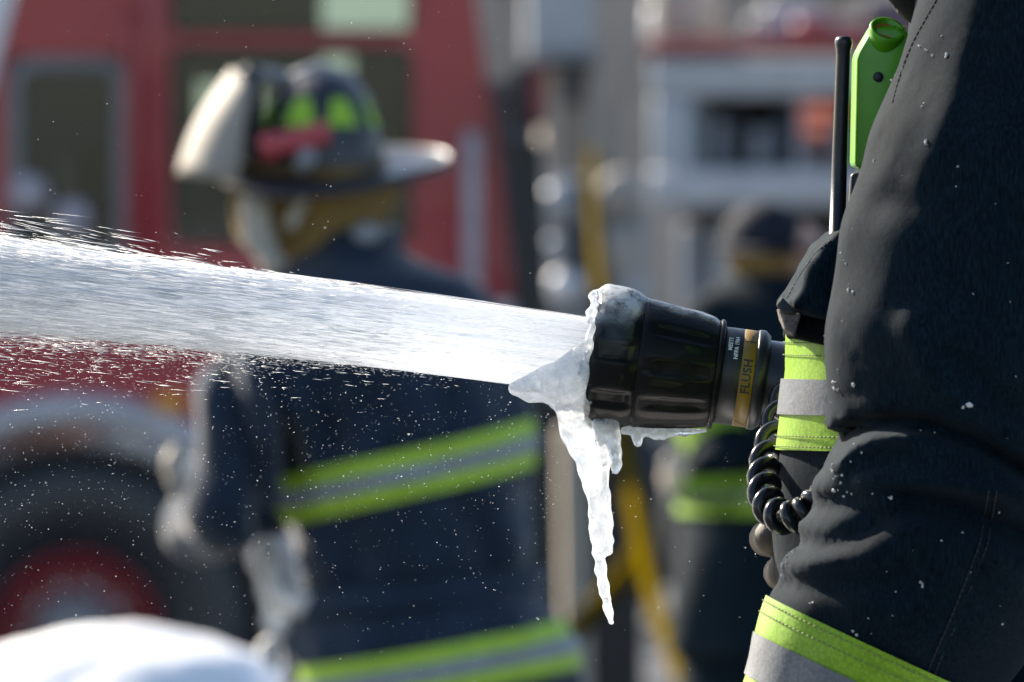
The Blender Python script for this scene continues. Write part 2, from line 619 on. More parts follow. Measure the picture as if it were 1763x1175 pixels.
# snow bank the near firefighter stands on (just below the picture)
def bank_sdf(P):
    c = np.array([0.95, 7.6, 0.0])
    q = np.sqrt(((P[:, 0] - c[0]) / 1.3) ** 2 + ((P[:, 1] - c[1]) / 0.9) ** 2)
    top = 0.30 * np.clip(1.25 - q ** 3, -1, 1) + 0.02 * sn(P, 2.2, 4) * np.clip(q, 0, 1)
    return (P[:, 2] - top) * 0.8
V, F = surface_nets(bank_sdf, (-0.9, 6.3, -0.1), (2.8, 8.9, 0.5), 0.05)
tag(mk('snow_bank', V, F, 'snow'), 'low trodden snow bank under the near firefighter', 'snow bank', kind='structure')

def pile_sdf(P):
    d = None
    for (px, py, Y, r) in ((120, 1412, 21.2, 0.30), (270, 1345, 21.2, 0.240), (40, 1440, 21.0, 0.26), (395, 1372, 21.3, 0.235), (-90, 1440, 21.0, 0.28), (330, 1425, 21.25, 0.32), (200, 1447, 21.2, 0.34), (180, 1500, 21.2, 0.42), (380, 1500, 21.3, 0.36), (-40, 1520, 21.2, 0.40), (200, 1900, 21.5, 0.75), (-200, 1900, 21.5, 0.7)):
        c = atn(px, py, Y)
        e = np.linalg.norm(P - c, axis=1) - r
        d = e if d is None else smin(d, e, 0.10)
    return d + 0.008 * sn(P, 2.6, 11) + 0.006 * sn(P, 8, 12) + .004 * sn(P, 17, 13)
c0 = atn(180, 1300, 21.2)
V, F = surface_nets(pile_sdf, (c0[0] - 1.3, 20.2, -0.1), (c0[0] + 1.1, 22.4, 1.25), 0.035)
tag(mk('snow_pile', V, F, 'snow'), 'bright sunlit heap of ploughed snow before the red engine wheel', 'snow pile')

# ------------------------------------------------------------------ far buildings
def building(name, label, x0, x1, y0, y1, h, mat, nx, nz, wmat='slate', yaw=0, pil=None, group=None):
    e = empty(name, ((x0 + x1) / 2, (y0 + y1) / 2, 0))
    MB().box(x0, x1, y0, y1, -0.2, h).build('wall', mat, e)
    MB().box(x0 - 0.25, x1 + 0.25, y0 - 0.25, y1 + 0.25, h, h + 0.35).build('cornice', 'stone_pale', e)
    sx = (x1 - x0) / nx; sz = (h - 1.0) / nz
    for i in range(nx):
        for k in range(nz):
            a = x0 + sx * (i + 0.27); b = x0 + sx * (i + 0.73); z = 0.9 + k * sz; t = z + sz * 0.62
            f = MB().box(a - .08, b + .08, y0 - 0.06, y0 + 0.1, z - .08, t + .08).build('window', 'stone_pale', e)
            MB().box(a, b, y0 - 0.08, y0 - 0.0603, z, t).build('pane', wmat, f)
    # windows on the sun side
    ny = 5; sy = (y1 - y0) / ny
    for i in range(ny):
        for k in range(nz):
            a = y0 + sy * (i + 0.3); b = y0 + sy * (i + 0.7); z = 0.9 + k * sz; t = z + sz * 0.62
            f = MB().box(x0 - 0.06, x0 + 0.1, a - .08, b + .08, z - .08, t + .08).build('window', 'stone_pale', e)
            MB().box(x0 - 0.08, x0 - 0.0603, a, b, z, t).build('pane', wmat, f)
    if pil:
        for q in range(pil):
            a = x0 + (x1 - x0) * q / (pil - 1)
            MB().box(a - .25, a + .25, y0 - 0.4, y0 - 0.001, -0.1, h).build('pilaster', 'stone_pale', e)
    e.rotation_euler = (0, 0, yaw)
    tag(e, label, 'building')
    return e

building('apartment_building', 'pale stone building standing behind the silver truck', 2.35, 15.55, 78, 92, 12, 'stone', 6, 4, pil=7, yaw=R(38))
building('brick_building', 'brown brick building farther back behind the red engine', -22, -3.6, 92, 106, 11, 'brick', 7, 4)
building('grey_building', 'grey building at the far right edge behind the near firefighter', 14, 34, 86, 100, 13, 'gear_grey', 7, 4)

# ------------------------------------------------------------------ red fire engine (side on, 32 m)
YT = 32.0
def T(px, py): return at(px, py, YT)
kt = m_px(YT)
eng = empty('fire_engine', (T(130, 0).x, YT + 1.2, 0))
tag(eng, 'red fire engine parked side on behind the helmeted firefighter', 'fire engine')
def tpanel(name, poly, mat, y0=0.0, y1=0.06, parent=eng, bevel=0.0):
    near = [(T(x, y).x, YT + y0, T(x, y).z) for x, y in poly]
    far = [(a, YT + y1, c) for a, _, c in near]
    return MB().prism(near, far).build(name, mat, parent, bevel=bevel)
def rect(x0, x1, y0, y1): return [(x0, y0), (x1, y0), (x1, y1), (x0, y1)]
# side shell round the window openings
tpanel('body_panel', rect(-900, 12, -260, 460), 'truck_red')
tpanel('body_panel', rect(12.6, 212, -260, 96), 'truck_red')
tpanel('body_panel', rect(212.6, 300, -260, 460), 'truck_red')
tpanel('body_panel', rect(300.6, 706, 52, 84), 'truck_red')
tpanel('body_panel', rect(300.6, 706, -260, -190), 'truck_red')
tpanel('body_panel', [(706.6, -260), (808, -260), (820, 0), (880, 460), (706.6, 460)], 'truck_red')
tpanel('body_panel', rect(300.6, 706, 418, 460), 'truck_red')
# lower side with the wheel arch cut out
WX, WY = 130, 1098
arch = []
for i in range(33):
    a = math.pi * (1 - i / 32)
    arch.append((WX + 385 * math.cos(a), WY - 372 * math.sin(a)))
lower = [(-900, 460.6), (885, 460.6), (885, 1180), (WX + 385, 1180)] + arch[::-1] + [(WX - 385, 1180), (-900, 1180)]
tpanel('body_panel', lower, 'truck_red')
# arch trim
tr_n = []; V = []; F = []
for i in range(41):
    a = math.pi * (1.06 - 1.12 * i / 40)
    for (rr, yy) in ((368, 0.03), (368, -0.07), (384, -0.10), (410, -0.07), (422, -0.005)):
        p = T(WX + rr * math.cos(a), WY - rr * math.sin(a)); V.append((p.x, YT + yy, p.z))
F = grid_faces(41, 5)
mk('wheel_arch', V, F, 'truck_trim', eng)
# wheel well
V = []
for i in range(25):
    a = math.pi * (1.1 - 1.2 * i / 24)
    for yy in (0.061, 0.9):
        p = T(WX + 392 * math.cos(a), WY - 380 * math.sin(a)); V.append((p.x, YT + yy, p.z))
mk('wheel_well', V, grid_faces(25, 2), 'truck_black', eng)
# wheel > tyre, rim, hub, nuts
def ring_y(cx, cz, prof, n=64):
    V = []
    for (r, y) in prof:
        for k in range(n):
            a = 2 * math.pi * k / n
            V.append((cx + r * math.cos(a), y, cz + r * math.sin(a)))
    return V, grid_faces(len(prof), n, True)
wc = T(WX, WY)
def wheel(cx, cz, y):
    w = mk('wheel', *ring_y(cx, cz, [(0.12, y + .1), (0.30, y + .1), (0.30, y + .22), (0.12, y + .22), (.12, y + .1)]), 'truck_black', eng)
    mk('tyre', *ring_y(cx, cz, [(0.245, y + .05), (0.29, y + .01), (0.40, y - .012), (0.47, y), (0.515, y + .03), (0.532, y + .08), (0.532, y + .25), (0.48, y + .3), (.25, y + .28), (0.245, y + .05)]), 'tyre', w)
    for q in range(40):
        a = 2 * math.pi * q / 40
        c, s = math.cos(a), math.sin(a)
        m = MB().box(-.022, .022, y + .035, y + .26, .518, .541)
        m.V = [(cx + x * c - z * s, yy, cz + x * s + z * c) for x, yy, z in m.V]
        m.build('tread_block', 'tyre', w)
    mk('rim', *ring_y(cx, cz, [(0.246, y + .05), (0.24, y + .02), (0.225, y + .03), (0.21, y + .08), (0.17, y + .10), (.10, y + .06), (.0, y + .06)]), 'rim_red', w)
    mk('hub_cap', *ring_y(cx, cz, [(0.115, y + .055), (0.11, y - .01), (0.085, y - .03), (.0, y - .035)]), 'frame_grey', w)
    for q in range(10):
        a = 2 * math.pi * q / 10
        mk('wheel_nut', *ring_y(cx + .145 * math.cos(a), cz + .145 * math.sin(a), [(.016, y + .09), (.016, y + .045), (0, y + .04)], 8), 'chrome', w)
wheel(wc.x, wc.z, YT + .03)
# door window with pale frame
def frame(name, x0, x1, y0, y1, wd_, mat, y=-0.03, parent=eng, rr=30):
    def rr_pts(a0, a1, b0, b1, r):
        pts = []
        for (cx, cy, s) in ((a1 - r, b0 + r, -90), (a1 - r, b1 - r, 0), (a0 + r, b1 - r, 90), (a0 + r, b0 + r, 180)):
            for q in range(6):
                an = R(s + q * 18); pts.append((cx + r * math.cos(an), cy + r * math.sin(an)))
        return pts
    o = rr_pts(x0 - wd_, x1 + wd_, y0 - wd_, y1 + wd_, rr + wd_); i = rr_pts(x0, x1, y0, y1, rr)
    n = len(o); V = []
    for (pts, yy) in ((o, 0.01), (o, y), (i, y), (i, 0.05)):
        for (a, b) in pts: p = T(a, b); V.append((p.x, YT + yy, p.z))
    return mk(name, V, grid_faces(4, n, True), mat, parent)
fr = frame('door_window', 36, 198, 122, 436, 24, 'frame_grey')
tpanel('pane', rect(20, 212, 100, 455), 'tint_glass', 0.03, 0.036, fr)
fr = frame('crew_window', 302, 704, 86, 416, 6, 'truck_black', -0.012, rr=20)
tpanel('pane', rect(301, 705.6, 84.6, 417.5), 'tint_glass', 0.03, 0.036, fr)
fr = frame('roof_window', 302, 704, -188, 50, 6, 'truck_black', -0.012, rr=12)
tpanel('pane', rect(301, 705.6, -189.5, 51.5), 'tint_glass', 0.03, 0.036, fr)
# cab interior and far side, with openings that show the daylight beyond
def tbox(name, x0, x1, y0, y1, d0, d1, mat, parent=eng, bevel=0):
    a = T(x0, y1); b = T(x1, y0)
    return MB().box(a.x, b.x, YT + d0, YT + d1, a.z, b.z).build(name, mat, parent, bevel=bevel)
tbox('far_side', -900, 300, -260, 460, 2.34, 2.4, 'truck_inside')
tbox('far_side', 300.6, 420, -260, 120, 2.34, 2.4, 'truck_inside')
tbox('far_side', 300.6, 420, 215, 460, 2.34, 2.4, 'truck_inside')
tbox('far_side', 420.6, 530, -260, 460, 2.34, 2.4, 'truck_inside')
tbox('far_side', 530.6, 700, -260, -60, 2.34, 2.4, 'truck_inside')
tbox('far_side', 530.6, 700, 60, 72, 2.34, 2.4, 'truck_inside')
tbox('far_side', 586, 700, 72.5, 150, 2.34, 2.4, 'truck_inside')
tbox('far_side', 530.6, 700, 150.5, 460, 2.34, 2.4, 'truck_inside')
tbox('far_side', 700.6, 808, -260, 460, 2.34, 2.4, 'truck_inside')
tbox('roof', -900, 808, -290, -261, 0.0, 2.4, 'truck_red')
tbox('cab_floor', -900, 880, 470, 500, 0.07, 2.4, 'truck_inside')
tbox('bulkhead', 760, 780, -255, 455, 0.07, 2.3, 'truck_inside')
tbox('bulkhead', 236, 250, -90, 455, 0.07, 2.3, 'truck_inside')
tbox('seat', 90, 180, 250, 440, 0.5, 1.0, 'truck_black', bevel=0.05)
tbox('seat', 420, 500, 230, 440, 0.5, 1.0, 'truck_black', bevel=0.05)
tbox('door_pillar', 244, 276, -240, 455, -0.05, -0.001, 'truck_red', bevel=0.015)
# grab rails
def rail(px, y0, y1, r=0.018, mat='truck_white', d=-0.10):
    m = MB(); a = T(px, y0); b = T(px, y1)
    m.tube([(a.x, YT - .001, a.z), (a.x, YT + d, a.z), (a.x, YT + d, a.z - .03), (b.x, YT + d, b.z + .03), (b.x, YT + d, b.z), (b.x, YT - .001, b.z)], r, 10)
    return m.build('grab_rail', mat, eng, smooth=True)
rail(813, 240, 560, 0.026, 'mirror_shell')
rail(226, 20, 440, 0.012, 'truck_red')
tpanel('white_stripe', [(-200, -255), (88, -255), (-2, 96), (-30, 200), (-200, 200)], 'truck_white', -0.006, -0.0015)
tpanel('side_stripe', rect(-900, 884, 520, 560), 'truck_white', -0.006, -0.0015)
lm = tpanel('marker_lamp', rect(262, 318, 676, 712), 'amber', -0.05, -0.002, bevel=0.012)
# round mirrors on short arms by the door window
for (px, py, rr, mt) in ((52, 335, 0.055, 'mirror_shell'), (126, 378, 0.055, 'mirror_shell')):
    p = T(px, py)
    mi = mk('mirror', *ring_y(p.x, p.z, [(0, -.05 + YT - .12), (rr * .7, YT - .16), (rr, YT - .13), (rr, YT - .11), (rr * .6, YT - .08), (0, YT - .07)], 20), mt, eng)
    MB().tube([(p.x, YT - .08, p.z), (p.x - .02, YT - .04, p.z - .10), (p.x - .02, YT + .02, p.z - .16)], .01, 8).build('arm', 'truck_black', mi, smooth=True)
# rear edge: shadowed truck end put in as a black box, and its loudspeaker horn
tpanel('rear_shade_box', [(882, 235), (934, 250), (950, 620), (955, 1080), (887, 1080)], 'truck_black', -0.05, 1.2)
tpanel('rear_panel', [(838, 140), (884, 140), (892, 470), (884, 470)], 'grey_pink', 0.02, 0.3)
tpanel('rear_lamp_box', [(884, 118), (934, 112), (940, 215), (900, 232), (884, 200)], 'truck_black', -0.25, 0.1, bevel=0.01)
tpanel('rear_lamp', [(912, 122), (938, 120), (940, 205), (916, 215)], 'rim_red', -0.28, -0.252)
# rear axle skirt and running board
tbox('running_board', 500, 880, 1085, 1120, -0.25, 0.0, 'truck_trim', bevel=0.01)

# ------------------------------------------------------------------ silver rescue truck (farther, right)
YS = 43.0
yaw = R(-22)
p0 = at(1118, 0, YS)
tr2 = empty('rescue_truck', (p0.x, YS, 0), (0, 0, yaw))
tag(tr2, 'silver bodied rescue truck with red roof edge and open compartments', 'fire truck')
ks = m_px(YS)
def hz(py): return CAM_Z + (424 - py) * ks
def sbox(name, u0, u1, z0, z1, d0, d1, mat, parent=tr2, bevel=0.0):
    return MB().box(u0, u1, d0, d1, z0, z1).build(name, mat, parent, bevel=bevel, local=True)
U = lambda px: (px - 1118) * ks / math.cos(yaw) * 1.0
sbox('body', U(1118), 7.5, 0.55, hz(95), 0.35, 2.6, 'compartment')
sbox('top_rail', U(1116), 7.5, hz(168), hz(97), 0.0, 0.35, 'grey_panel', bevel=0.02)
sbox('roof_edge', U(1110), 7.5, hz(96.4), hz(70), -0.03, 2.6, 'rim_red', bevel=0.01)
sbox('side_post', U(1118), U(1188), hz(358), hz(169), 0.0, 0.35, 'grey_panel', bevel=0.02)
sbox('lower_rail', U(1118), 7.5, hz(358), hz(292), -0.02, 0.35, 'grey_panel', bevel=0.02)
sbox('side_post', U(1362), U(1370), hz(291), hz(169), 0.03, 0.35, 'grey_panel', bevel=0.01)
sbox('side_post', U(1560), U(1640), hz(291), hz(169), 0.0, 0.35, 'grey_panel', bevel=0.02)
for i, (a, b, zt, zb, mt) in enumerate(((1200, 1230, 205, 288, 'gear_grey'), (1240, 1262, 190, 288, 'compartment'), (1268, 1300, 220, 288, 'gear_grey'), (1305, 1330, 200, 288, 'slate'), (1400, 1440, 210, 288, 'gear_grey'))):
    sbox('equipment_case', U(a), U(b), hz(zb), hz(zt), 0.12, 0.34, mt, bevel=0.02)
for zc in (192, 222):
    q = MB(); m_ = []
    c = (U(1386), 0.02, hz(zc))
    V = []
    for (r, y) in ((0, -.03), (.012, -.025), (.018, -.01), (.02, .03), (.02, .36)):
        for k in range(16):
            a = 2 * math.pi * k / 16; V.append((c[0] + r * math.cos(a), c[1] + y, c[2] + r * math.sin(a)))
    mk('red_lamp', V, grid_faces(5, 16, True), 'lamp_glow', tr2, local=True)
# lower compartments: dark shutters with pale handles, wheels
sbox('shutter', U(1130), U(1172), 0.95, hz(385), 0.22, 0.349, 'gear_grey', bevel=0.02)
sbox('shutter', U(1190), U(1240), 0.95, hz(385), 0.22, 0.349, 'grey_panel', bevel=0.02)
sbox('shutter', U(1420), U(1520), 0.95, hz(400), 0.22, 0.349, 'gear_grey', bevel=0.02)
for uu in (U(1330), U(1330) + 3.4):
    V = []
    for (r, y) in ((0, .1), (.26, .1), (.28, .06), (.5, .08), (.52, .14), (.52, .4)):
        for k in range(32):
            a = 2 * math.pi * k / 32; V.append((uu + r * math.cos(a), y, .52 + r * math.sin(a)))
    mk('wheel', V, grid_faces(6, 32, True), 'tyre', tr2, local=True)
# things on its roof
for (a, b, zt, mt, d) in ((1040, 1078, 5, 'truck_white', 0.4), (1088, 1132, -30, 'post_cream', 0.2), (1150, 1200, 20, 'gear_grey', 0.8), (1225, 1262, 0, 'grey_panel', 0.5), (1310, 1370, 30, 'rim_red', 0.3), (1290, 1420, -20, 'slate', 1.2)):
    sbox('roof_box', U(a), U(b), hz(69.4), hz(zt), d, d + .5, mt, bevel=0.03)

# white box truck and pale pump panel between
YV = 48.0
bt = empty('box_truck', (at(965, 0, YV).x, YV, 0))
tag(bt, 'white box truck whose square body shows above the tan panel', 'truck')
def vpan(name, x0, x1, y0, y1, d0, d1, mat, par, Yd, bevel=0.0):
    a = at(x0, y1, Yd); b = at(x1, y0, Yd)
    return MB().box(a.x, b.x, Yd + d0, Yd + d1, max(a.z, 0), b.z).build(name, mat, par, bevel=bevel)
vpan('cargo_box', 905, 1024, -120, 92, 0, 4, 'grey_panel', bt, YV, 0.03)
vpan('cargo_box_rail', 900, 1028, 92.6, 104, -0.03, 4, 'gear_grey', bt, YV)
vpan('cab', 930, 1024, 105, 480, 0.4, 4, 'stone', bt, YV, 0.05)
vpan('door_post', 1012, 1040, 105, 480, 0.25, 0.6, 'stone_pale', bt, YV, 0.02)
vpan('window', 968, 1006, 110, 180, 0.36, 0.399, 'slate', bt, YV)
for xx in (940, 1010):
    p = at(xx, 0, YV)
    mk('wheel', *ring_y(p.x, .45, [(0, YV + .3), (.2, YV + .3), (.42, YV + .32), (.45, YV + .38), (.45, YV + .6)], 24), 'tyre', bt)

YP = 38.0
pp = empty('pump_panel', (at(1020, 0, YP).x, YP, 0))
tag(pp, 'pale pump panel on a wheeled stand with round capped outlets behind the nozzle', 'pump panel')
vpan('back_plate', 936, 1108, 318, 690, 0.05, 0.5, 'gear_grey', pp, YP, 0.02)
vpan('top_shelf', 930, 1112, 305, 317.5, -0.05, 0.5, 'grey_panel', pp, YP, 0.01)
vpan('dark_hatch', 962, 1002, 392, 468, 0.02, 0.049, 'truck_black', pp, YP, 0.005)
vpan('base', 936, 1108, 690.5, 1230, 0.2, 0.5, 'truck_black', pp, YP)
for (px, py, r, mt) in ((1068, 335, 42, 'stone_pale'), (1072, 420, 30, 'stone_pale'), (1082, 455, 34, 'stone_pale'), (962, 345, 30, 'grey_panel'), (972, 492, 30, 'truck_white'), (1090, 500, 28, 'grey_panel'), (955, 430, 22, 'grey_panel')):
    p = at(px, py, YP); r *= m_px(YP)
    o = mk('outlet_cap', *ring_y(p.x, p.z, [(0, YP - .12), (r * .8, YP - .11), (r, YP - .07), (r, YP - .02), (r * .8, YP - .01), (r * .8, YP + .06)], 20), mt, pp)

# cream post
YO = 34.5
p = at(984, 870, YO)
po = empty('post', (p.x, YO, 0))
tag(po, 'cream sunlit post standing behind the icicle', 'post')
hw = 25 * m_px(YO)
V = []; 
for (r, z) in ((hw, -.05), (hw, at(0, 745, YO).z), (hw * .9, at(0, 738, YO).z), (0.0, at(0, 734, YO).z)):
    for k in range(20):
        a = 2 * math.pi * k / 20; V.append((p.x + (0.02 if z < 0.5 else 0) + r * math.cos(a), YO + r * math.sin(a), z))
mk('shaft', V, grid_faces(4, 20, True), 'post_cream', po)
MB().tube([(p.x + .02, YO, -.02), (p.x + .02, YO, .10), (p.x + .02, YO, .12)], [hw * 1.6, hw * 1.6, hw * 1.1], 20).build('foot_collar', 'truck_black', po, smooth=True)

# yellow hoses
YH = 20.0
path = spline([atn(*q) for q in ((1022, 262, 37.9), (1020, 275, 37.2), (1019, 320, 36.4), (1026, 430, 35), (1040, 560, 33.5), (1066, 720, 31.5), (1090, 860, 30), (1120, 1010, 28.6), (1185, 1190, 27), (1290, 1420, 25.5))], 60)
rad = np.interp(np.linspace(0, 1, 60), [0, .35, .55, 1], [.014, .017, .021, .023])
hz_ = mk('fire_hose', *tube(path, rad, 14), 'hose_yellow')
tag(hz_, 'yellow hose hanging steeply behind the nozzle and icicle', 'hose', 'yellow hoses behind the nozzle')
path = spline([atn(*q) for q in ((1112, 930, 29.4), (1080, 985, 29.6), (1020, 1050, 29.8), (960, 1130, 30), (880, 1260, 30), (800, 1420, 30))], 30)
h2 = mk('fire_hose', *tube(path, .028, 12), 'hose_yellow')
tag(h2, 'thinner dull yellow hose branching low left behind the icicle', 'hose', 'yellow hoses behind the nozzle')

# ------------------------------------------------------------------ people: shared pieces
def loft_sdf(P, Y, secs, cy=0.0):
    """torso: stack of ellipses; secs = [(py, cx_px, a_px, b_m, dy_m)] from top to bottom"""
    k = m_px(Y)
    zs = np.array([at(0, s[0], Y).z for s in secs])[::-1]
    cx = np.array([at(s[1], s[0], Y).x for s in secs])[::-1]
    aa = np.array([s[2] * k for s in secs])[::-1]
    bb = np.array([s[3] for s in secs])[::-1]
    yy = np.array([Y + s[4] for s in secs])[::-1]
    z = P[:, 2]
    a = np.interp(z, zs, aa); b = np.interp(z, zs, bb)
    q = np.sqrt(((P[:, 0] - np.interp(z, zs, cx)) / a) ** 2 + ((P[:, 1] - np.interp(z, zs, yy)) / b) ** 2)
    d = (q - 1) * np.minimum(a, b) * 0.9
    out = np.maximum(z - zs[-1], zs[0] - z)
    return np.maximum(d, out)

def pchain(pts, Y):
    """[(px,py,dy_m,r_px)] -> [(xyz, r)]"""
    return [(atn(a, b, Y + dy), r * m_px(Y)) for a, b, dy, r in pts]

def trouser_sdf(P, hips, knee, foot, r):
    d = None
    for s in (0, 1):
        e = chain(P, [(hips[s], r[0]), (knee[s], r[1]), (foot[s], r[2])], 0.02)
        d = e if d is None else smin(d, e, 0.03)
    return d

def boots(par, feet, fwd, mat='rubber'):
    for f in feet:
        f = np.array(f); fwd_ = np.array(fwd, float)
        fn = lambda P: chain(P, [(f + [0, 0, .30], .07), (f + [0, 0, .09], .06), (f + fwd_ * .10 + [0, 0, .055], .05), (f + fwd_ * .19 + [0, 0, .045], .042)], .03)
        V, F = surface_nets(fn, f - [.3, .3, .02], f + [.3, .3, .42], .02)
        mk('boot', V, F, mat, par)

# ------------------------------------------------------------------ second firefighter (16 m, out of focus)
Y2 = 16.3
k2 = m_px(Y2)
P2 = lambda px, py, dy=0.0: atn(px, py, Y2 + dy)
f2 = empty('person', (P2(720, 0)[0], Y2, 0))
tag(f2, 'firefighter in dark coat and black helmet with lime patches, turned to the red engine', 'person', 'firefighters')
SEC2 = [(392, 622, 66, .085, 0), (430, 612, 84, .10, 0), (452, 618, 120, .12, 0), (480, 632, 185, .15, 0), (515, 640, 214, .17, 0), (560, 640, 232, .19, 0), (660, 660, 240, .20, 0), (760, 692, 230, .20, 0), (900, 708, 222, .19, 0), (1005, 718, 218, .185, 0), (1040, 722, 232, .19, 0), (1110, 735, 256, .20, 0), (1250, 745, 272, .21, 0), (1420, 750, 290, .22, 0)]
ARM2 = pchain([(520, 565, -.06, 95), (440, 700, -.12, 92), (395, 860, -.14, 78)], Y2)
FORE2 = pchain([(395, 860, -.14, 78), (350, 900, .02, 62), (335, 900, .10, 50)], Y2)
ARM2R = pchain([(760, 560, .14, 90), (690, 800, .26, 76), (420, 880, .26, 55)], Y2)
def coat2(P):
    d = loft_sdf(P, Y2, SEC2)
    d = smin(d, chain(P, ARM2, .02), .035)
    d = smin(d, chain(P, FORE2, .02), .02)
    d = smin(d, chain(P, ARM2R, .02), .03)
    # diagonal drag folds on the arm and back
    X, Z = P[:, 0], P[:, 2]
    k = k2
    for pts, w, dep in ((((455, 610), (500, 760), (520, 860)), 17, .034), (((400, 640), (440, 780), (450, 900)), 16, .034), (((425, 610), (470, 770), (485, 880)), 9, -.012), (((560, 610), (580, 760)), 22, .022), (((640, 620), (675, 780)), 24, .018), (((740, 620), (770, 740)), 26, .016), (((600, 890), (620, 1000)), 22, .014), (((700, 900), (700, 1010)), 26, .010), (((800, 860), (850, 990)), 24, .012), (((880, 800), (930, 960), (960, 1080)), 24, .014), (((480, 900), (520, 1000)), 18, .02)):
        q = [(P2(*p)[0], P2(*p)[2]) for p in pts]
        g_ = polydist(X, Z, q) / (w * k)
        d = d + np.where(P[:, 1] < Y2 + .05, dep * np.exp(-g_ ** 2), 0)
    # cinched belt line
    zb = P2(720, 1012)[2] + (X - P2(720, 0)[0]) * 0.12
    d = d + .016 * np.exp(-((Z - zb) / .022) ** 2)
    return d + 0.006 * sn(P, 5, 21) + .003 * sn(P, 13, 22)
lo = P2(250, 1440); hi = P2(1080, 380)
V, F = surface_nets(coat2, (lo[0], Y2 - .42, lo[2]), (hi[0], Y2 + .50, hi[2]), 0.0125)
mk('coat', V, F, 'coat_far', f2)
def trim2(P): return np.minimum(loft_sdf(P, Y2, SEC2), coat2(P) + np.where(P[:, 0] < P2(470, 0)[0], 1, 0))
def band2(pc, hh, slope, a0, a1, name, mat, off, parent, lo_f, hi_f):
    cx, cyp = pc
    c = P2(cx, cyp)
    z0 = c[2] + (0.5 - lo_f) * hh; z1 = c[2] + (0.5 - hi_f) * hh
    Rr = .50
    cur = lambda a: np.array([0, 0, slope * .165 * math.cos(a)])
    V, F = wrap_band(trim2, (c[0], Y2, z0), (c[0], Y2, z1), a0, a1, (1, 0, 0), (0, -1, 0), Rr, 5, 60, off, cur)
    return mk(name, V, F, mat, parent)
for (pc, slope, a0, a1) in (((705, 812), .27, .30, 2.75), ((745, 1148), .22, .10, 2.6)):
    b_ = band2(pc, .070, slope, a0, a1, 'reflective_trim', 'lime_far', .004, f2, 0, 1)
    band2(pc, .070, slope, a0, a1, 'silver_stripe', 'silver_far', .007, b_, .34, .66)
# belt with a metal ring
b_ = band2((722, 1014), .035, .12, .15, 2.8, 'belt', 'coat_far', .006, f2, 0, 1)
# pale glove: palm, four fingers up, thumb
def glove2(P):
    d = chain(P, pchain([(372, 905, -.02, 30), (332, 900, .0, 26), (318, 868, .0, 22)], Y2), .02)
    for i, dy in enumerate((-.035, -.012, .012, .035)):
        ln = (0, 8, 4, -10)[i]
        d = smin(d, chain(P, pchain([(316, 872, dy, 12), (302, 832, dy, 11), (293, 800 - ln, dy, 10.5), (300, 778 - ln, dy + .004, 9)], Y2), .01), .008)
    d = smin(d, chain(P, pchain([(328, 880, -.03, 13), (345, 835, -.05, 12.5), (346, 788, -.05, 11)], Y2), .01), .010)
    return d
c = P2(330, 850)
V, F = surface_nets(glove2, c - [.09, .10, .10], c + [.09, .12, .11], .006)
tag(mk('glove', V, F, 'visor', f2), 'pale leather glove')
# pale crust: frost plus the sunlit coat edges put into its colour
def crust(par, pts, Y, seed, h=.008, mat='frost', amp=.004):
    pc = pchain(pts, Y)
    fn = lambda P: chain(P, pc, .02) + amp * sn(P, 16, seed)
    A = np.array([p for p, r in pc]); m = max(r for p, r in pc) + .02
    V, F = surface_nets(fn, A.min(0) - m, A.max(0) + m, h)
    return mk('sunlit_frost_edge', V, F, mat, par)
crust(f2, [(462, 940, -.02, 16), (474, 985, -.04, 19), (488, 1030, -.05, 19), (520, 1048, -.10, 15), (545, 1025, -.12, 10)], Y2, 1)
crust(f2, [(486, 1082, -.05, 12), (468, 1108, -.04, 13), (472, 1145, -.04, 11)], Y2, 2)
# head and hood
def hood2(P):
    c = P2(560, 330); q = (P - c) / np.array([.096, .085, .085])
    d = (np.linalg.norm(q, axis=1) - 1) * .09
    d = smin(d, chain(P, [(P2(545, 370), .072), (P2(560, 440), .070)], .02), .03)
    # drape to the rear under the brim
    d = smin(d, chain(P, [(P2(600, 318), .055), (P2(672, 318), .014)], .02), .03)
    return d + .004 * sn(P, 9, 31)
c = P2(570, 370)
V, F = surface_nets(hood2, c - [.2, .16, .16], c + [.2, .16, .20], .010)
tag(mk('hood', V, F, 'hood_tan', f2), 'tan knitted hood under the helmet')
def head2(P):
    c = P2(505, 335); q = (P - c) / np.array([.082, .072, .10])
    d = (np.linalg.norm(q, axis=1) - 1) * .075
    d = smin(d, chain(P, [(P2(430, 338), .012), (P2(416, 356), .014), (P2(432, 362), .013)], .01), .015)   # nose
    d = smin(d, chain(P, [(P2(440, 395), .03), (P2(470, 400), .04)], .02), .02)    # chin
    for s in (-1, 1):
        e = np.linalg.norm(P - P2(432, 332, s * .03), axis=1) - .011
        d = np.maximum(d, -e)
    m_ = np.linalg.norm((P - P2(424, 382)) / np.array([1, 2.4, .6]), axis=1) - .009
    return np.maximum(d, -m_)
c = P2(480, 350)
V, F = surface_nets(head2, c - [.12, .12, .14], c + [.12, .12, .14], .008)
mk('body', V, F, 'hood_tan', f2)
crust(f2, [(442, 318, -.06, 17), (438, 360, -.07, 19), (444, 410, -.07, 21), (470, 452, -.09, 24)], Y2, 3, mat='post_cream', amp=.003)  # sunlit cheek and hood edge put in as a cream crust
c = P2(508, 368, -.088)
V, F = surface_nets(lambda P: chain(P, [(P2(520, 345, -.086), .010), (P2(502, 385, -.086), .011)], .01), c - .05, c + .05, .006)
mk('hood_strap', V, F, 'post_cream', f2)
V, F = surface_nets(lambda P: np.linalg.norm((P - P2(632, 402, -.10)) / np.array([1.3, .5, 1]), axis=1) - .017, P2(632, 402, -.10) - .05, P2(632, 402, -.10) + .05, .006)
mk('collar_tab', V, F, 'gear_grey', f2)
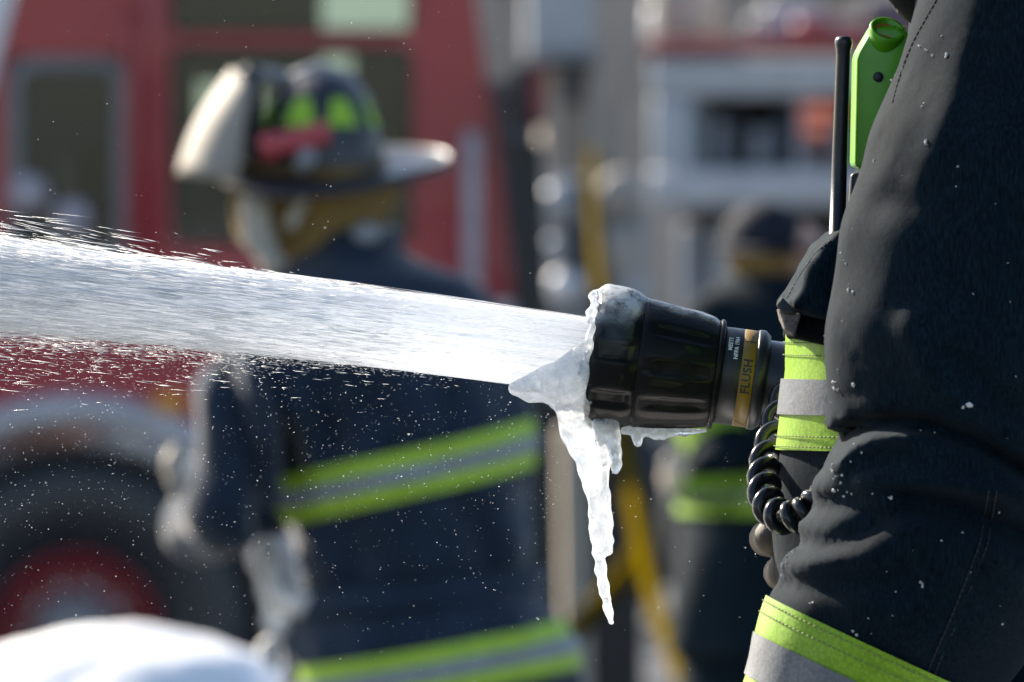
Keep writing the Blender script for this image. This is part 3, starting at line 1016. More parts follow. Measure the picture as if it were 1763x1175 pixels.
# helmet
HB = P2(548, 288)
ha, hb_, hh = 112 * k2, .094, 165 * k2
V = []; nu, nv = 15, 48
for i in range(nu):
    t = i / (nu - 1) * math.pi / 2
    for j in range(nv):
        p = 2 * math.pi * j / nv
        rib = 1 + .02 * max(0, math.cos(8 * p)) ** 6 * math.cos(t)
        V.append(HB + [ha * math.cos(t) * math.cos(p) * rib, hb_ * math.cos(t) * math.sin(p) * rib, hh * math.sin(t) * rib])
hel = mk('helmet', V, grid_faces(nu, nv, True), 'helmet_black', f2)
tag(hel, 'black helmet with long rear brim')
V = []; prof = []
for i in range(7):
    u = i / 6
    for j in range(64):
        p = 2 * math.pi * j / 64
        c_ = math.cos(p)
        ext = .036 + .012 * max(0, -c_) + .060 * max(0, c_) ** 2.2
        x = (ha + ext * u) * c_; y = (hb_ + (.036 + .03 * u) * u) * math.sin(p)
        z = .004 + y * .20 + .012 * max(0, c_) ** 2 * u ** 2 - .010 * max(0, -c_) * u
        V.append(HB + [x, y, z])
n0 = len(V)
V2 = [v - np.array([0, 0, .014]) for v in V]
F = grid_faces(7, 64, True)
FF = F + [tuple(i + n0 for i in f[::-1]) for f in F]
for j in range(64):
    q = (j + 1) % 64
    FF.append((6 * 64 + j, 6 * 64 + q, n0 + 6 * 64 + q, n0 + 6 * 64 + j))
mk('brim', V + V2, FF, 'helmet_black', hel)
for (ph, wd_) in ((-66, 15), (-18, 17), (26, 17), (70, 11), (114, 13), (158, 13), (202, 13), (246, 13)):
    V = []
    for i in range(7):
        z = (68 + 48 * i / 6) * k2; t = math.asin(min(.99, z / hh))
        for j in range(7):
            p = R(ph + wd_ * (1 - .45 * i / 6) * (j - 3) / 3 * (0.9 if i in (0, 6) else 1))
            V.append(HB + [1.035 * ha * math.cos(t) * math.sin(p), -1.035 * hb_ * math.cos(t) * math.cos(p), 1.02 * z])
    mk('reflective_patch', V, grid_faces(7, 7), 'helmet_lime', hel)
a = P2(452, 255, -.10); b = P2(566, 228, -.115)
la = mk('helmet_lamp', *tube([a, a * .8 + b * .2, a * .78 + b * .22, b * .95 + a * .05, b], [.020, .021, .017, .017, .012], 14), 'helmet_red', hel)
tag(la, 'red clip-on lamp')
mk('lamp_bracket', *tube([P2(530, 255, -.105), P2(528, 275, -.118), P2(520, 290, -.11)], .014, 10), 'gear_grey', hel)
mk('crest', *tube([P2(470, 190, 0), P2(500, 140, 0), P2(548, 120, 0), P2(600, 138, 0), P2(640, 190, 0)], [.008, .012, .013, .012, .008], 10), 'gear_grey', hel)
def prism_y(name, poly, Y, y0, y1, mat, par, bevel=0, seg=2):
    near = [(at(x, y, Y).x, Y + y0, at(x, y, Y).z) for x, y in poly]
    far = [(a_, Y + y1, c_) for a_, _, c_ in near]
    return MB().prism(near, far).build(name, mat, par, bevel=bevel, seg=seg)
prism_y('front_shield', [(452, 288), (430, 285), (408, 150), (420, 112), (450, 112), (446, 160)], Y2, -.062, .062, 'helmet_black', hel, .008)
prism_y('shield_holder', [(430, 111), (500, 124), (490, 146), (440, 140)], Y2, -.02, .02, 'gear_grey', hel, .006)
V = []
for (o_, sgn) in ((0, 1), (.004, 1)):
    for i in range(9):
        v = i / 8
        xf = 303 + 95 * v + 14 * math.sin(math.pi * v) * -1; xs = 432 + 6 * v
        zf = 300 - 182 * v; zs = 315 - 165 * v
        for j in range(25):
            th = R(-84 + 168 * j / 24)
            c_ = math.cos(th)
            x = xs - (xs - xf) * c_ ** .8; zz = zs + (zf - zs) * c_
            p = P2(x, zz, .105 * math.sin(th))
            p[0] += o_ * c_; p[1] -= o_ * math.sin(th)
            V.append(p)
n0 = 9 * 25
F = grid_faces(9, 25)
FF = list(F) + [tuple(i + n0 for i in f[::-1]) for f in F]
edge = [i for i in range(25)] + [25 * i + 24 for i in range(1, 9)] + [8 * 25 + j for j in range(23, -1, -1)] + [25 * i for i in range(7, 0, -1)]
for i in range(len(edge)):
    j = (i + 1) % len(edge)
    FF.append((edge[i], edge[j], edge[j] + n0, edge[i] + n0))
tag(mk('visor', V, FF, 'visor', hel), 'frosted cream face shield flipped up')
# trousers and boots
hip = [P2(660, 1380, -.06), P2(810, 1380, .06)]
ft2 = [np.array([hip[0][0] - .03, Y2 - .10, 0.0]), np.array([hip[1][0] + .03, Y2 + .10, 0.0])]
kn = [(hip[i] + ft2[i]) / 2 + [-.02, 0, .05] for i in (0, 1)]
fn = lambda P: trouser_sdf(P, hip, kn, [f + [0, 0, .2] for f in ft2], (.12, .10, .085)) + .005 * sn(P, 6, 41)
V, F = surface_nets(fn, np.min([ft2[0], ft2[1]], 0) - [.3, .25, -.08], np.max([hip[0], hip[1]], 0) + [.3, .3, .14], .02)
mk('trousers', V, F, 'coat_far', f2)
boots(f2, ft2, (-1, 0, 0))

# ------------------------------------------------------------------ third firefighter (23 m, right of the nozzle)
Y3 = 23.0
k3 = m_px(Y3)
P3 = lambda px, py, dy=0.0: atn(px, py, Y3 + dy)
f3 = empty('person', (P3(1310, 0)[0], Y3, 0))
tag(f3, 'distant dark-clad firefighter half hidden between the nozzle and the near firefighter', 'person', 'firefighters')
SEC3 = [(470, 1325, 70, .09, 0), (500, 1320, 110, .14, 0), (540, 1318, 140, .18, 0), (640, 1318, 150, .20, 0), (850, 1318, 148, .20, 0), (1000, 1320, 158, .20, 0), (1130, 1322, 172, .22, 0)]
ARM3 = pchain([(1225, 560, -.1, 58), (1205, 690, -.14, 52), (1240, 770, -.20, 48)], Y3)
FOR3 = pchain([(1240, 770, -.20, 48), (1215, 810, -.28, 40), (1185, 838, -.32, 34)], Y3)
ARM3R = pchain([(1420, 560, .1, 58), (1450, 720, .05, 50), (1440, 880, -.1, 44)], Y3)
def coat3(P):
    d = loft_sdf(P, Y3, SEC3)
    for c_ in (ARM3, FOR3, ARM3R): d = smin(d, chain(P, c_, .02), .03)
    return d + .008 * sn(P, 4, 51)
lo = P3(1110, 1140); hi = P3(1530, 462)
V, F = surface_nets(coat3, (lo[0], Y3 - .42, lo[2]), (hi[0], Y3 + .32, hi[2]), .02)
mk('coat', V, F, 'coat', f3)
def band3(py, hh, a0, a1, mat, off, par, lo_f, hi_f, name):
    c = P3(1318, py)
    V, F = wrap_band(coat3, (c[0], Y3, c[2] + (.5 - lo_f) * hh), (c[0], Y3, c[2] + (.5 - hi_f) * hh), a0, a1, (1, 0, 0), (0, -1, 0), .6, 4, 50, off)
    return mk(name, V, F, mat, par)
b_ = band3(850, .078, .1, 3.1, 'lime', .008, f3, 0, 1, 'reflective_trim'); band3(850, .078, .1, 3.1, 'silver_tape', .013, b_, .38, .62, 'silver_stripe')
ax = FOR3[0][0] - ARM3[1][0]
ax0 = np.array(ARM3[1][0]); d_ = (ARM3[2][0] - ax0); d_ /= np.linalg.norm(d_)
e1 = np.cross(d_, [0, 1, 0]); e1 /= np.linalg.norm(e1); e2 = np.cross(e1, d_); e2 /= np.linalg.norm(e2)
V, F = wrap_band(lambda P: chain(P, ARM3, .02), ax0 + d_ * .03, ax0 + d_ * .11, 0, 2 * math.pi, e1, e2, .2, 4, 30, .012)
mk('reflective_trim', V, F, 'lime', f3)
def hand3(P):
    d = chain(P, pchain([(1185, 838, -.32, 24), (1165, 832, -.33, 22), (1158, 818, -.33, 20)], Y3), .02)
    for i, dy in enumerate((-.37, -.345, -.32, -.30)):
        d = smin(d, chain(P, pchain([(1160, 820, dy, 9), (1148 + 2 * i, 800, dy, 8.5), (1156 + 2 * i, 786, dy, 8)], Y3), .008), .006)
    return smin(d, chain(P, pchain([(1175, 822, -.36, 10), (1174, 798, -.38, 9)], Y3), .01), .008)
c = P3(1165, 820, -.33)
V, F = surface_nets(hand3, c - .10, c + .10, .008)
tag(mk('glove', V, F, 'post_cream', f3), 'pale pinkish work glove')
def head3(P):
    q = (P - P3(1318, 440)) / np.array([.078, .08, .078])
    d = (np.linalg.norm(q, axis=1) - 1) * .09
    d = smin(d, chain(P, [(P3(1322, 470), .058), (P3(1325, 505), .062)], .02), .03)
    return d + .003 * sn(P, 9, 61)
c = P3(1320, 440)
V, F = surface_nets(head3, c - [.16, .16, .14], c + [.16, .16, .2], .014)
tag(mk('hood', V, F, 'hood_tan', f3), 'yellowish tan hood')
V, F = surface_nets(lambda P: (np.linalg.norm((P - P3(1376, 440)) / np.array([.05, .06, .07]), axis=1) - 1) * .05, P3(1376, 440) - .1, P3(1376, 440) + .1, .012)
mk('body', V, F, 'skin', f3)
HC = P3(1316, 420)
V = []
for i in range(13):
    t = i / 12 * math.pi / 2
    for j in range(40):
        p = 2 * math.pi * j / 40
        V.append(HC + [.088 * math.cos(t) * math.cos(p), .085 * math.cos(t) * math.sin(p), .088 * math.sin(t)])
he3 = mk('helmet', V, grid_faces(13, 40, True), 'helmet_matt', f3)
V = []
for u in (0, .5, 1):
    for zz in (0,):
        for j in range(48):
            p = 2 * math.pi * j / 48
            e_ = .02 + .05 * max(0, math.cos(p)) ** 2
            V.append(HC + [(.085 + e_ * u) * math.cos(p), (.082 + .03 * u) * math.sin(p), -.012 * u])
n0 = len(V); F = grid_faces(3, 48, True)
mk('brim', V + [v - np.array([0, 0, .008]) for v in V], F + [tuple(i + n0 for i in f[::-1]) for f in F] + [(96 + j, 96 + (j + 1) % 48, n0 + 96 + (j + 1) % 48, n0 + 96 + j) for j in range(48)], 'helmet_matt', he3)
hip = [P3(1270, 1100), P3(1375, 1100)]
ft = [np.array([hip[0][0] - .03, Y3 - .05, 0.0]), np.array([hip[1][0] + .03, Y3 + .08, 0.0])]
kn = [(hip[i] + ft[i]) / 2 for i in (0, 1)]
fn = lambda P: trouser_sdf(P, hip, kn, [f + [0, 0, .2] for f in ft], (.12, .10, .085))
V, F = surface_nets(fn, np.min(ft, 0) - [.3, .25, -.08], np.max(hip, 0) + [.3, .3, .14], .025)
mk('trousers', V, F, 'coat', f3)
boots(f3, ft, (-1, 0, 0))

# ------------------------------------------------------------------ near firefighter (7.4 - 7.6 m)
YA, YB, YN = 7.44, 7.60, 7.78       # arm, torso and nozzle depths
f1 = empty('person', (at(1735, 0, YB).x, YB, 0.29))
tag(f1, 'near firefighter at right edge in dark turnout coat holding the nozzle', 'person', 'firefighters')
SEC1 = [(-210, 1760, 120, .09, 0), (-120, 1790, 210, .14, 0), (-40, 1815, 250, .15, 0), (80, 1820, 268, .15, 0), (220, 1805, 290, .14, 0), (330, 1785, 305, .13, 0), (430, 1760, 335, .12, 0), (520, 1738, 372, .115, 0), (570, 1732, 380, .112, 0), (640, 1730, 374, .110, 0), (720, 1730, 380, .110, 0), (900, 1732, 394, .115, 0), (1100, 1735, 402, .13, 0), (1400, 1740, 415, .16, 0), (1750, 1750, 430, .18, 0)]
ARM1 = pchain([(1850, -50, 0, 240), (1815, 90, 0, 244), (1745, 300, -.01, 245), (1695, 450, -.015, 244), (1670, 590, -.02, 243), (1664, 730, -.02, 236)], YA)
FOR1 = pchain([(1648, 800, -.02, 238), (1625, 900, -.02, 236), (1575, 1010, -.02, 222), (1515, 1130, -.01, 205), (1452, 1270, 0, 185), (1400, 1390, .02, 165)], YA)
ARM1R = pchain([(1830, 60, .33, 190), (1790, 420, .40, 200), (1730, 760, .42, 190), (1600, 900, .34, 150), (1452, 965, .27, 92)], YA)
KA = m_px(YA - .09)
def xz(pts, Y=YA - .085): return [(at(a, b, Y).x, at(a, b, Y).z) for a, b in pts]
FOLDS = [  # (polyline, half width px, depth m, +groove / -ridge)
    ([(1415, 800), (1440, 765), (1480, 738), (1540, 726), (1610, 735), (1690, 768), (1790, 830)], 15, .020),
    ([(1440, 800), (1470, 768), (1515, 752), (1560, 752)], 17, -.010),
    ([(1480, 826), (1540, 826), (1640, 832), (1780, 862)], 10, -.007),
    ([(1560, 862), (1650, 880), (1780, 930)], 24, .016),
    ([(1400, 880), (1450, 872), (1500, 880)], 18, .007),
    ([(1380, 940), (1450, 930), (1520, 900)], 18, .007),
    ([(1370, 985), (1460, 960), (1500, 955)], 22, -.003),
    ([(1360, 1010), (1450, 1010), (1560, 1000)], 20, .006),
    ([(1515, 352), (1550, 345), (1590, 360), (1640, 430), (1690, 540)], 30, .004),
    ([(1575, 320), (1630, 400), (1690, 520)], 18, -.003),
    ([(1690, -20), (1650, 130), (1605, 270)], 30, -.004),
    ([(1560, 560), (1600, 660), (1680, 710)], 22, -.005),
    ([(1640, 610), (1720, 690), (1790, 720)], 20, .006),
    ([(1690, 960), (1650, 1060), (1625, 1120)], 7, .002),
]
FOLDS += [([(1432, 842), (1470, 850), (1530, 846)], 5, .0022), ([(1412, 862), (1446, 858), (1490, 866)], 5, .0022), ([(1392, 910), (1440, 896), (1500, 902), (1550, 890)], 6, .0026), ([(1378, 955), (1420, 946), (1490, 936)], 5, .0022),
    ([(1366, 1000), (1420, 985), (1470, 990)], 5, .002), ([(1560, 780), (1640, 800), (1720, 830)], 7, .003), ([(1450, 712), (1490, 700), (1550, 704)], 5, .0018), ([(1445, 690), (1500, 668), (1570, 672), (1650, 700)], 6, .0022),
    ([(1660, 860), (1700, 900), (1763, 960)], 6, .003), ([(1600, 930), (1660, 950), (1720, 1000)], 7, .003), ([(1480, 1010), (1540, 1030), (1600, 1070)], 6, .0022), ([(1520, 240), (1560, 300), (1600, 330)], 6, .0014), ([(1560, 120), (1600, 180), (1640, 210)], 6, .0012), ([(1450, 560), (1480, 620), (1540, 650)], 7, .0018)]
FOLDS = [(xz(p), w * KA, d) for p, w, d in FOLDS]
def arm1(P):
    u = chain(P, ARM1, .012); l = chain(P, FOR1, .012)
    d = smin(u, l, .006)
    X, Z = P[:, 0], P[:, 2]
    near = np.clip((YA + .03 - P[:, 1]) / .05, 0, 1)
    for pts, w, dep in FOLDS:
        g_ = polydist(X, Z, pts) / w
        d = d + near * dep * np.exp(-g_ ** 2)
    return d + .0016 * sn(P, 7, 71) + .0005 * sn(P, 24, 72)
def torso1(P):
    d = loft_sdf(P, YB, SEC1)
    return d + .003 * sn(P, 7, 73)
def coat1(P):
    d = smin(torso1(P), arm1(P), .012)
    return smin(d, chain(P, ARM1R, .02), .03)
lo = at(1270, 1760, YB); hi = at(2250, -220, YB)
mid = at(0, 1250, YB).z
V, F = surface_nets(coat1, (lo.x, YA - .14, mid), (hi.x, YA + .56, hi.z), 0.0052)
mk('coat', V, F, 'coat', f1)
V, F = surface_nets(coat1, (lo.x, YA - .14, lo.z), (hi.x, YA + .56, mid + .02), 0.016)
mk('coat_skirt', V, F, 'coat', f1)
# chest trim: lime, silver, lime with stitching
def chest_band(z0, z1, name, mat, off, par, a0=.35, a1=3.5, nu=4):
    c = at(1735, 0, YB).x
    V, F = wrap_band(torso1, (c, YB, z0), (c, YB, z1), a0, a1, (0, -1, 0), (-1, 0, 0), .42, nu, 90, off)
    return mk(name, V, F, mat, par)
zc = lambda py: at(1350, py, YB).z
ct = chest_band(zc(576), zc(774), 'reflective_trim', 'lime', .0022, f1, nu=14)
chest_band(zc(652), zc(713), 'silver_stripe', 'silver_tape', .0034, ct, nu=6)
mb = MB()
for py in (589, 611, 750, 768):
    c = at(1735, 0, YB).x
    V, F = wrap_band(torso1, (c, YB, zc(py)), (c, YB, zc(py) - 1e-4), .8, 2.4, (0, -1, 0), (-1, 0, 0), .42, 2, 160, .0029)
    stitch_line(mb, V[:160], .0042, .0030, .00045)
tag(mb.build('stitching', 'thread', ct, smooth=True), kind='stuff')
# sleeve trim
ax0 = np.array(at(1632, 880, YA)); ax1 = np.array(at(1452, 1270, YA)); d_ = ax1 - ax0; LA = np.linalg.norm(d_); d_ /= LA
e1 = np.cross(d_, [0, -1.0, 0]); e1 /= np.linalg.norm(e1)
if e1[0] > 0: e1 = -e1
e2 = np.array([0, -1.0, 0])
tpx = lambda s: ax0 + d_ * s * m_px(YA)
def slv(s0, s1, name, mat, off, par, nu=6, nv=110, a0=-.7, a1=3.9):
    V, F = wrap_band(arm1, tpx(s0), tpx(s1), a0, a1, e1, e2, .16, nu, nv, off)
    return V, F, (mk(name, V, F, mat, par) if name else None)
S0 = 262
_, _, st = slv(S0, S0 + 205, 'reflective_trim', 'lime', .0022, f1, 14)
slv(S0 + 66, S0 + 139, 'silver_stripe', 'silver_tape', .0034, st, 6)
mb = MB()
for s in (S0 + 10, S0 + 30, S0 + 175, S0 + 195):
    V, F, _ = slv(s, s + .1, None, None, .0029, None, 2, 220)
    stitch_line(mb, V[:220], .0042, .0030, .00045)
tag(mb.build('stitching', 'thread', st, smooth=True), kind='stuff')
# double seam down the back of the sleeve, shoulder seam
mb = MB()
for off_ in (0, 14):
    for pts in ([(1712, 850), (1700, 930), (1672, 1010), (1640, 1090), (1615, 1150), (1600, 1200)], [(1628, -10), (1590, 60), (1566, 120), (1548, 180)]):
        if off_ and pts[0][1] < 0: continue
        q = spline(pts, 160)
        O = np.array([atn(a + off_, b, YA - .2) for a, b in q]); D = np.tile(np.array([0, 1.0, 0]), (len(O), 1))
        stitch_line(mb, trace(arm1, O, D, off=.0003), .0042, .0033, .00055)
tag(mb.build('seam_stitching', 'thread_dark', f1, smooth=True), kind='stuff')
# snow and ice specks stuck to the cloth
sp = [(1640, 90), (1605, 78), (1612, 84), (1600, 70), (1618, 92), (1575, 110), (1556, 130), (1553, 127), (1605, 243), (1467, 445), (1468, 452), (1522, 278), (1475, 500), (1685, 506), (1478, 512), (1450, 665), (1448, 672), (1482, 668), (1455, 640), (1640, 60), (1490, 790), (1470, 800), (1455, 850), (1462, 838), (1470, 858), (1452, 830), (1476, 866), (1460, 862), (1460, 820), (1440, 815), (1365, 975), (1362, 985), (1360, 1010), (1372, 965), (1395, 960), (1405, 1045), (1352, 1145), (1348, 1138), (1358, 1150), (1338, 1082), (1480, 1100), (1742, 1085), (1595, 1010), (1680, 700), (1420, 1100), (1437, 700), (1660, 700), (1545, 865)]
C = []; S = []
for (a, b) in sp:
    for q in range(random.choice((1, 1, 2, 3))):
        O = atn(a + random.gauss(0, 3.5), b + random.gauss(0, 3.5), YA - .2)
        p = trace(coat1, O[None], np.array([[0, 1.0, 0]]), off=.0002)[0]
        if p[1] < YB: C.append(p); r_ = abs(random.gauss(.0003, .00045)) + .0003; S.append([r_ * random.uniform(.7, 1.3), r_ * .4, r_ * random.uniform(.7, 1.6)])
for q in range(50):
    O = atn(random.uniform(1340, 1763), random.uniform(20, 1170), YA - .2)
    p = trace(coat1, O[None], np.array([[0, 1.0, 0]]), off=.0001)[0]
    if p[1] < YB: C.append(p); r_ = random.uniform(.00025, .0006); S.append([r_, r_ * .45, r_])
V, F = scatter(*ico(2), np.array(C), np.array(S))
V = V + .00030 * np.stack([sn(V, 900, i) for i in (1, 2, 3)], -1)
tag(mk('snow_specks', V, F, 'frost', f1), kind='stuff')
# pocket flap, velcro, pocket
def fpr(name, near, far, y0, y1, mat, par, bevel=.0015):
    n_ = [tuple(at(x, y, y0)) for x, y in near]; f_ = [tuple(at(x, y, y1)) for x, y in far]
    return MB().prism(n_, f_).build(name, mat, par, bevel=bevel, seg=3)
fl_f = [(1424, 398), (1398, 418), (1372, 455), (1352, 494), (1338, 522), (1346, 534), (1372, 541), (1410, 548), (1450, 545), (1470, 400)]
fl_n = [(1428, 412), (1406, 432), (1384, 466), (1366, 500), (1352, 520), (1356, 528), (1374, 537), (1412, 543), (1450, 540), (1470, 412)]
def poly_sdf(X, Z, pts):
    d = polydist(X, Z, list(pts) + [pts[0]])
    ins = np.zeros(len(X), bool)
    for (x0, z0), (x1, z1) in zip(pts, list(pts[1:]) + [pts[0]]):
        c_ = ((z0 > Z) != (z1 > Z)) & (X < (x1 - x0) * (Z - z0) / ((z1 - z0) if z1 != z0 else 1e-9) + x0)
        ins ^= c_
    return np.where(ins, -d, d)
def slab(P, poly, Y, y0, y1, rnd, lean=0.0):
    """rounded extruded outline; lean slides the outline right towards the camera"""
    pts = xz(poly, Y)
    X = P[:, 0] + lean * (P[:, 1] - y1)
    d2 = poly_sdf(X, P[:, 2], pts) + rnd
    dy = np.maximum(y0 + rnd - P[:, 1], P[:, 1] - (y1 - rnd))
    return np.minimum(np.maximum(d2, dy), 0) + np.hypot(np.maximum(d2, 0), np.maximum(dy, 0)) - rnd
flap = lambda P: slab(P, fl_f, YB - .08, YB - .125, YB - .060, .006, .13) + .0012 * sn(P, 22, 151) + .0006 * sn(P, 60, 152)
a_, b_ = atn(1320, 560, YB), atn(1490, 385, YB)
V, F = surface_nets(flap, (a_[0], YB - .14, a_[2]), (b_[0], YB - .045, b_[2]), .0022)
mk('pocket_flap', V, F, 'coat', f1)
mb = MB()
q = spline([(1436, 414), (1412, 434), (1390, 464), (1372, 496), (1362, 516)], 80)
O = np.array([atn(a, b, YB - .2) for a, b in q]); D = np.tile(np.array([0, 1.0, 0]), (len(O), 1))
q = trace(flap, O, D, off=.0002); q = q[np.abs(flap(q)) < .001]
if len(q) > 3: stitch_line(mb, q, .0036, .0026, .0004)
if mb.V: tag(mb.build('flap_stitching', 'thread_dark', f1, smooth=True), kind='stuff')
tip = lambda P: slab(P, [(1336, 525), (1347, 510), (1374, 542), (1346, 536)], YB - .12, YB - .128, YB - .112, .0016) + .0004 * sn(P, 60, 153)
a_, b_ = atn(1326, 552, YB), atn(1384, 500, YB)
V, F = surface_nets(tip, (a_[0], YB - .135, a_[2]), (b_[0], YB - .105, b_[2]), .0012)
mk('flap_tip', V, F, 'flap_edge', f1)
vel = lambda P: slab(P, [(1340, 534), (1379, 541), (1366, 578), (1350, 566)], YB - .11, YB - .122, YB - .07, .002) + .0005 * sn(P, 90, 154)
a_, b_ = atn(1330, 590, YB), atn(1390, 525, YB)
V, F = surface_nets(vel, (a_[0], YB - .13, a_[2]), (b_[0], YB - .06, b_[2]), .0014)
mk('velcro_patch', V, F, 'velcro', f1)
pk = lambda P: slab(P, [(1362, 545), (1405, 470), (1470, 460), (1480, 600), (1358, 584)], YB - .08, YB - .108, YB + .02, .008) + .0015 * sn(P, 20, 155)
a_, b_ = atn(1340, 610, YB), atn(1490, 450, YB)
V, F = surface_nets(pk, (a_[0], YB - .12, a_[2]), (b_[0], YB + .03, b_[2]), .003)
mk('pocket', V, F, 'coat_inside', f1)
# head: dark beard just showing at the top edge
def head1(P):
    q = (P - atn(1700, -220, YB)) / np.array([.095, .078, .12])
    d = (np.linalg.norm(q, axis=1) - 1) * .08
    d = smin(d, chain(P, [(atn(1690, -130, YB), .045), (atn(1680, -100, YB), .028)], .02), .03)
    d = smin(d, chain(P, [(atn(1755, -130, YB), .062), (atn(1775, -40, YB), .066)], .02), .02)
    d = smin(d, chain(P, [(atn(1600, -210, YB), .009), (atn(1566, -170, YB), .013)], .01), .015)
    return d
c = atn(1680, -180, YB)
V, F = surface_nets(head1, c - [.18, .12, .12], c + [.18, .12, .16], .009)
mk('body', V, F, 'coat_inside', f1)
def beard1(P):
    d = chain(P, [(atn(1665, -60, YB), .050), (atn(1612, -36, YB), .030), (atn(1583, -2, YB), .010), (atn(1578, 12, YB), .006)], .015)
    return d + .002 * sn(P, 40, 81)
V, F = surface_nets(beard1, atn(1600, -30, YB) - [.07, .07, .07], atn(1640, -30, YB) + [.09, .07, .06], .005)
mk('beard', V, F, 'beard', f1)
V = []
HN = atn(1700, -240, YB)
for i in range(13):
    t = i / 12 * math.pi / 2
    for j in range(40):
        p = 2 * math.pi * j / 40
        V.append(HN + [.125 * math.cos(t) * math.cos(p), .11 * math.cos(t) * math.sin(p), .145 * math.sin(t)])
h1 = mk('helmet', V, grid_faces(13, 40, True), 'helmet_black', f1)
V = []
for u in (0, .5, 1):
    for j in range(48):
        p = 2 * math.pi * j / 48
        e_ = .035 + .09 * max(0, math.cos(p)) ** 2
        V.append(HN + [(.12 + e_ * u) * math.cos(p), (.105 + .045 * u) * math.sin(p), -.014 * u])
mk('brim', V, grid_faces(3, 48, True), 'helmet_black', h1)
# trousers, boots
hip = [atn(1720, 1690, YB - .10), atn(1760, 1690, YB + .10)]
ft = [np.array([hip[0][0] - .12, YB - .12, .29]), np.array([hip[1][0] + .12, YB + .14, .29])]
kn = [(hip[i] + ft[i]) / 2 + [-.04, 0, 0] for i in (0, 1)]
fn = lambda P: trouser_sdf(P, hip, kn, [f + [0, 0, .2] for f in ft], (.125, .105, .09))
V, F = surface_nets(fn, np.min(ft, 0) - [.3, .25, -.08], np.max(hip, 0) + [.3, .3, .14], .025)
mk('trousers', V, F, 'coat', f1)
boots(f1, ft, (-1, 0, 0))
# right hand glove: fingers stacked on the grip
YG = YB + .02
def glove1(P):
    d = chain(P, pchain([(1480, 985, .06, 70), (1420, 965, .03, 62)], YG), .02)
    for i, (x0, y0, x1, y1, r) in enumerate(((1400, 930, 1316, 925, 29), (1410, 985, 1338, 986, 28), (1425, 1040, 1366, 1042, 25), (1440, 1090, 1400, 1088, 22))):
        d = smin(d, chain(P, pchain([(x0, y0, -.005, r), (x1 + 12, y1, -.008, r), (x1 + 4, y1 + 3, .022, r * .96), (x1 + 40, y1 + 6, .05, r * .85)], YG), .004), .0025)
    d = smin(d, chain(P, pchain([(1420, 930, .05, 30), (1380, 900, .07, 26), (1345, 890, .07, 22)], YG), .006), .006)
    return d + .0007 * sn(P, 30, 91)
c = atn(1400, 985, YG)
V, F = surface_nets(glove1, c - [.055, .05, .065], c + [.065, .09, .065], .0032)
mk('glove', V, F, 'glove', f1)
V, F = surface_nets(lambda P: np.maximum(np.abs(glove1(P) - .002) - .0016, np.maximum(np.abs(P[:, 0] - at(1352, 0, YG).x) - .0042, np.abs(P[:, 2] - at(0, 938, YG).z) - .010)), atn(1352, 938, YG) - [.012, .05, .016], atn(1352, 938, YG) + [.012, .05, .016], .0022)
if len(V): mk('glove_patch', V, F, 'glove_cuff', f1)
# left hand below the picture
def lhand(P):
    d = chain(P, pchain([(1402, 1385, .02, 110), (1370, 1470, .05, 95)], YA), .02)
    for i in range(4):
        d = smin(d, chain(P, pchain([(1370 - 12 * i, 1480, -.02 + .026 * i, 28), (1320 - 10 * i, 1560, .0 + .026 * i, 26), (1370 - 10 * i, 1610, .05 + .02 * i, 24)], YA), .005), .004)
    return smin(d, chain(P, pchain([(1430, 1440, .03, 34), (1440, 1540, .08, 30)], YA), .01), .008)
c = atn(1370, 1490, YA + .04)
V, F = surface_nets(lhand, c - [.09, .11, .10], c + [.09, .13, .11], .007)
mk('glove', V, F, 'glove', f1)

# ------------------------------------------------------------------ radio in the chest pocket
YR = YB - .055
rd = empty('radio', at(1475, 520, YR))
tag(rd, 'bright green and black portable radio standing in the chest pocket', 'radio')
a = atn(1436, 560, YR - .025); b = atn(1453, 62, YR - .025)
k = m_px(YR)
L = lambda t: a + (b - a) * t
mk('antenna', *tube([L(0), L(.18), L(.30), L(.301), L(.6), L(.93), L(.955), L(.97), L(.985), L(.995), L(1.0)], [18 * k, 18 * k, 16.5 * k, 14 * k, 13.2 * k, 12.2 * k, 13.5 * k, 15.5 * k, 15.5 * k, 12 * k, 4 * k], 20), 'antenna', rd)
poly = [(1466, 100), (1472, 86), (1497, 44), (1512, 37), (1545, 38), (1562, 48), (1566, 110), (1556, 180), (1540, 240), (1528, 292), (1480, 296), (1462, 286)]
near = [tuple(at(x + (9 if x < 1490 else 2), y + (10 if y < 60 else 0), YR - .022)) for x, y in poly]; far = [tuple(at(x, y, YR + .010)) for x, y in poly]
gb = MB().prism(near, far).build('green_shell', 'radio_green', rd, bevel=.0070, seg=5)
def ringpts(cx, cy, rx, ry, Y, n=24): return [atn(cx + rx * math.cos(2 * math.pi * i / n), cy + ry * math.sin(2 * math.pi * i / n), Y) for i in range(n + 1)]
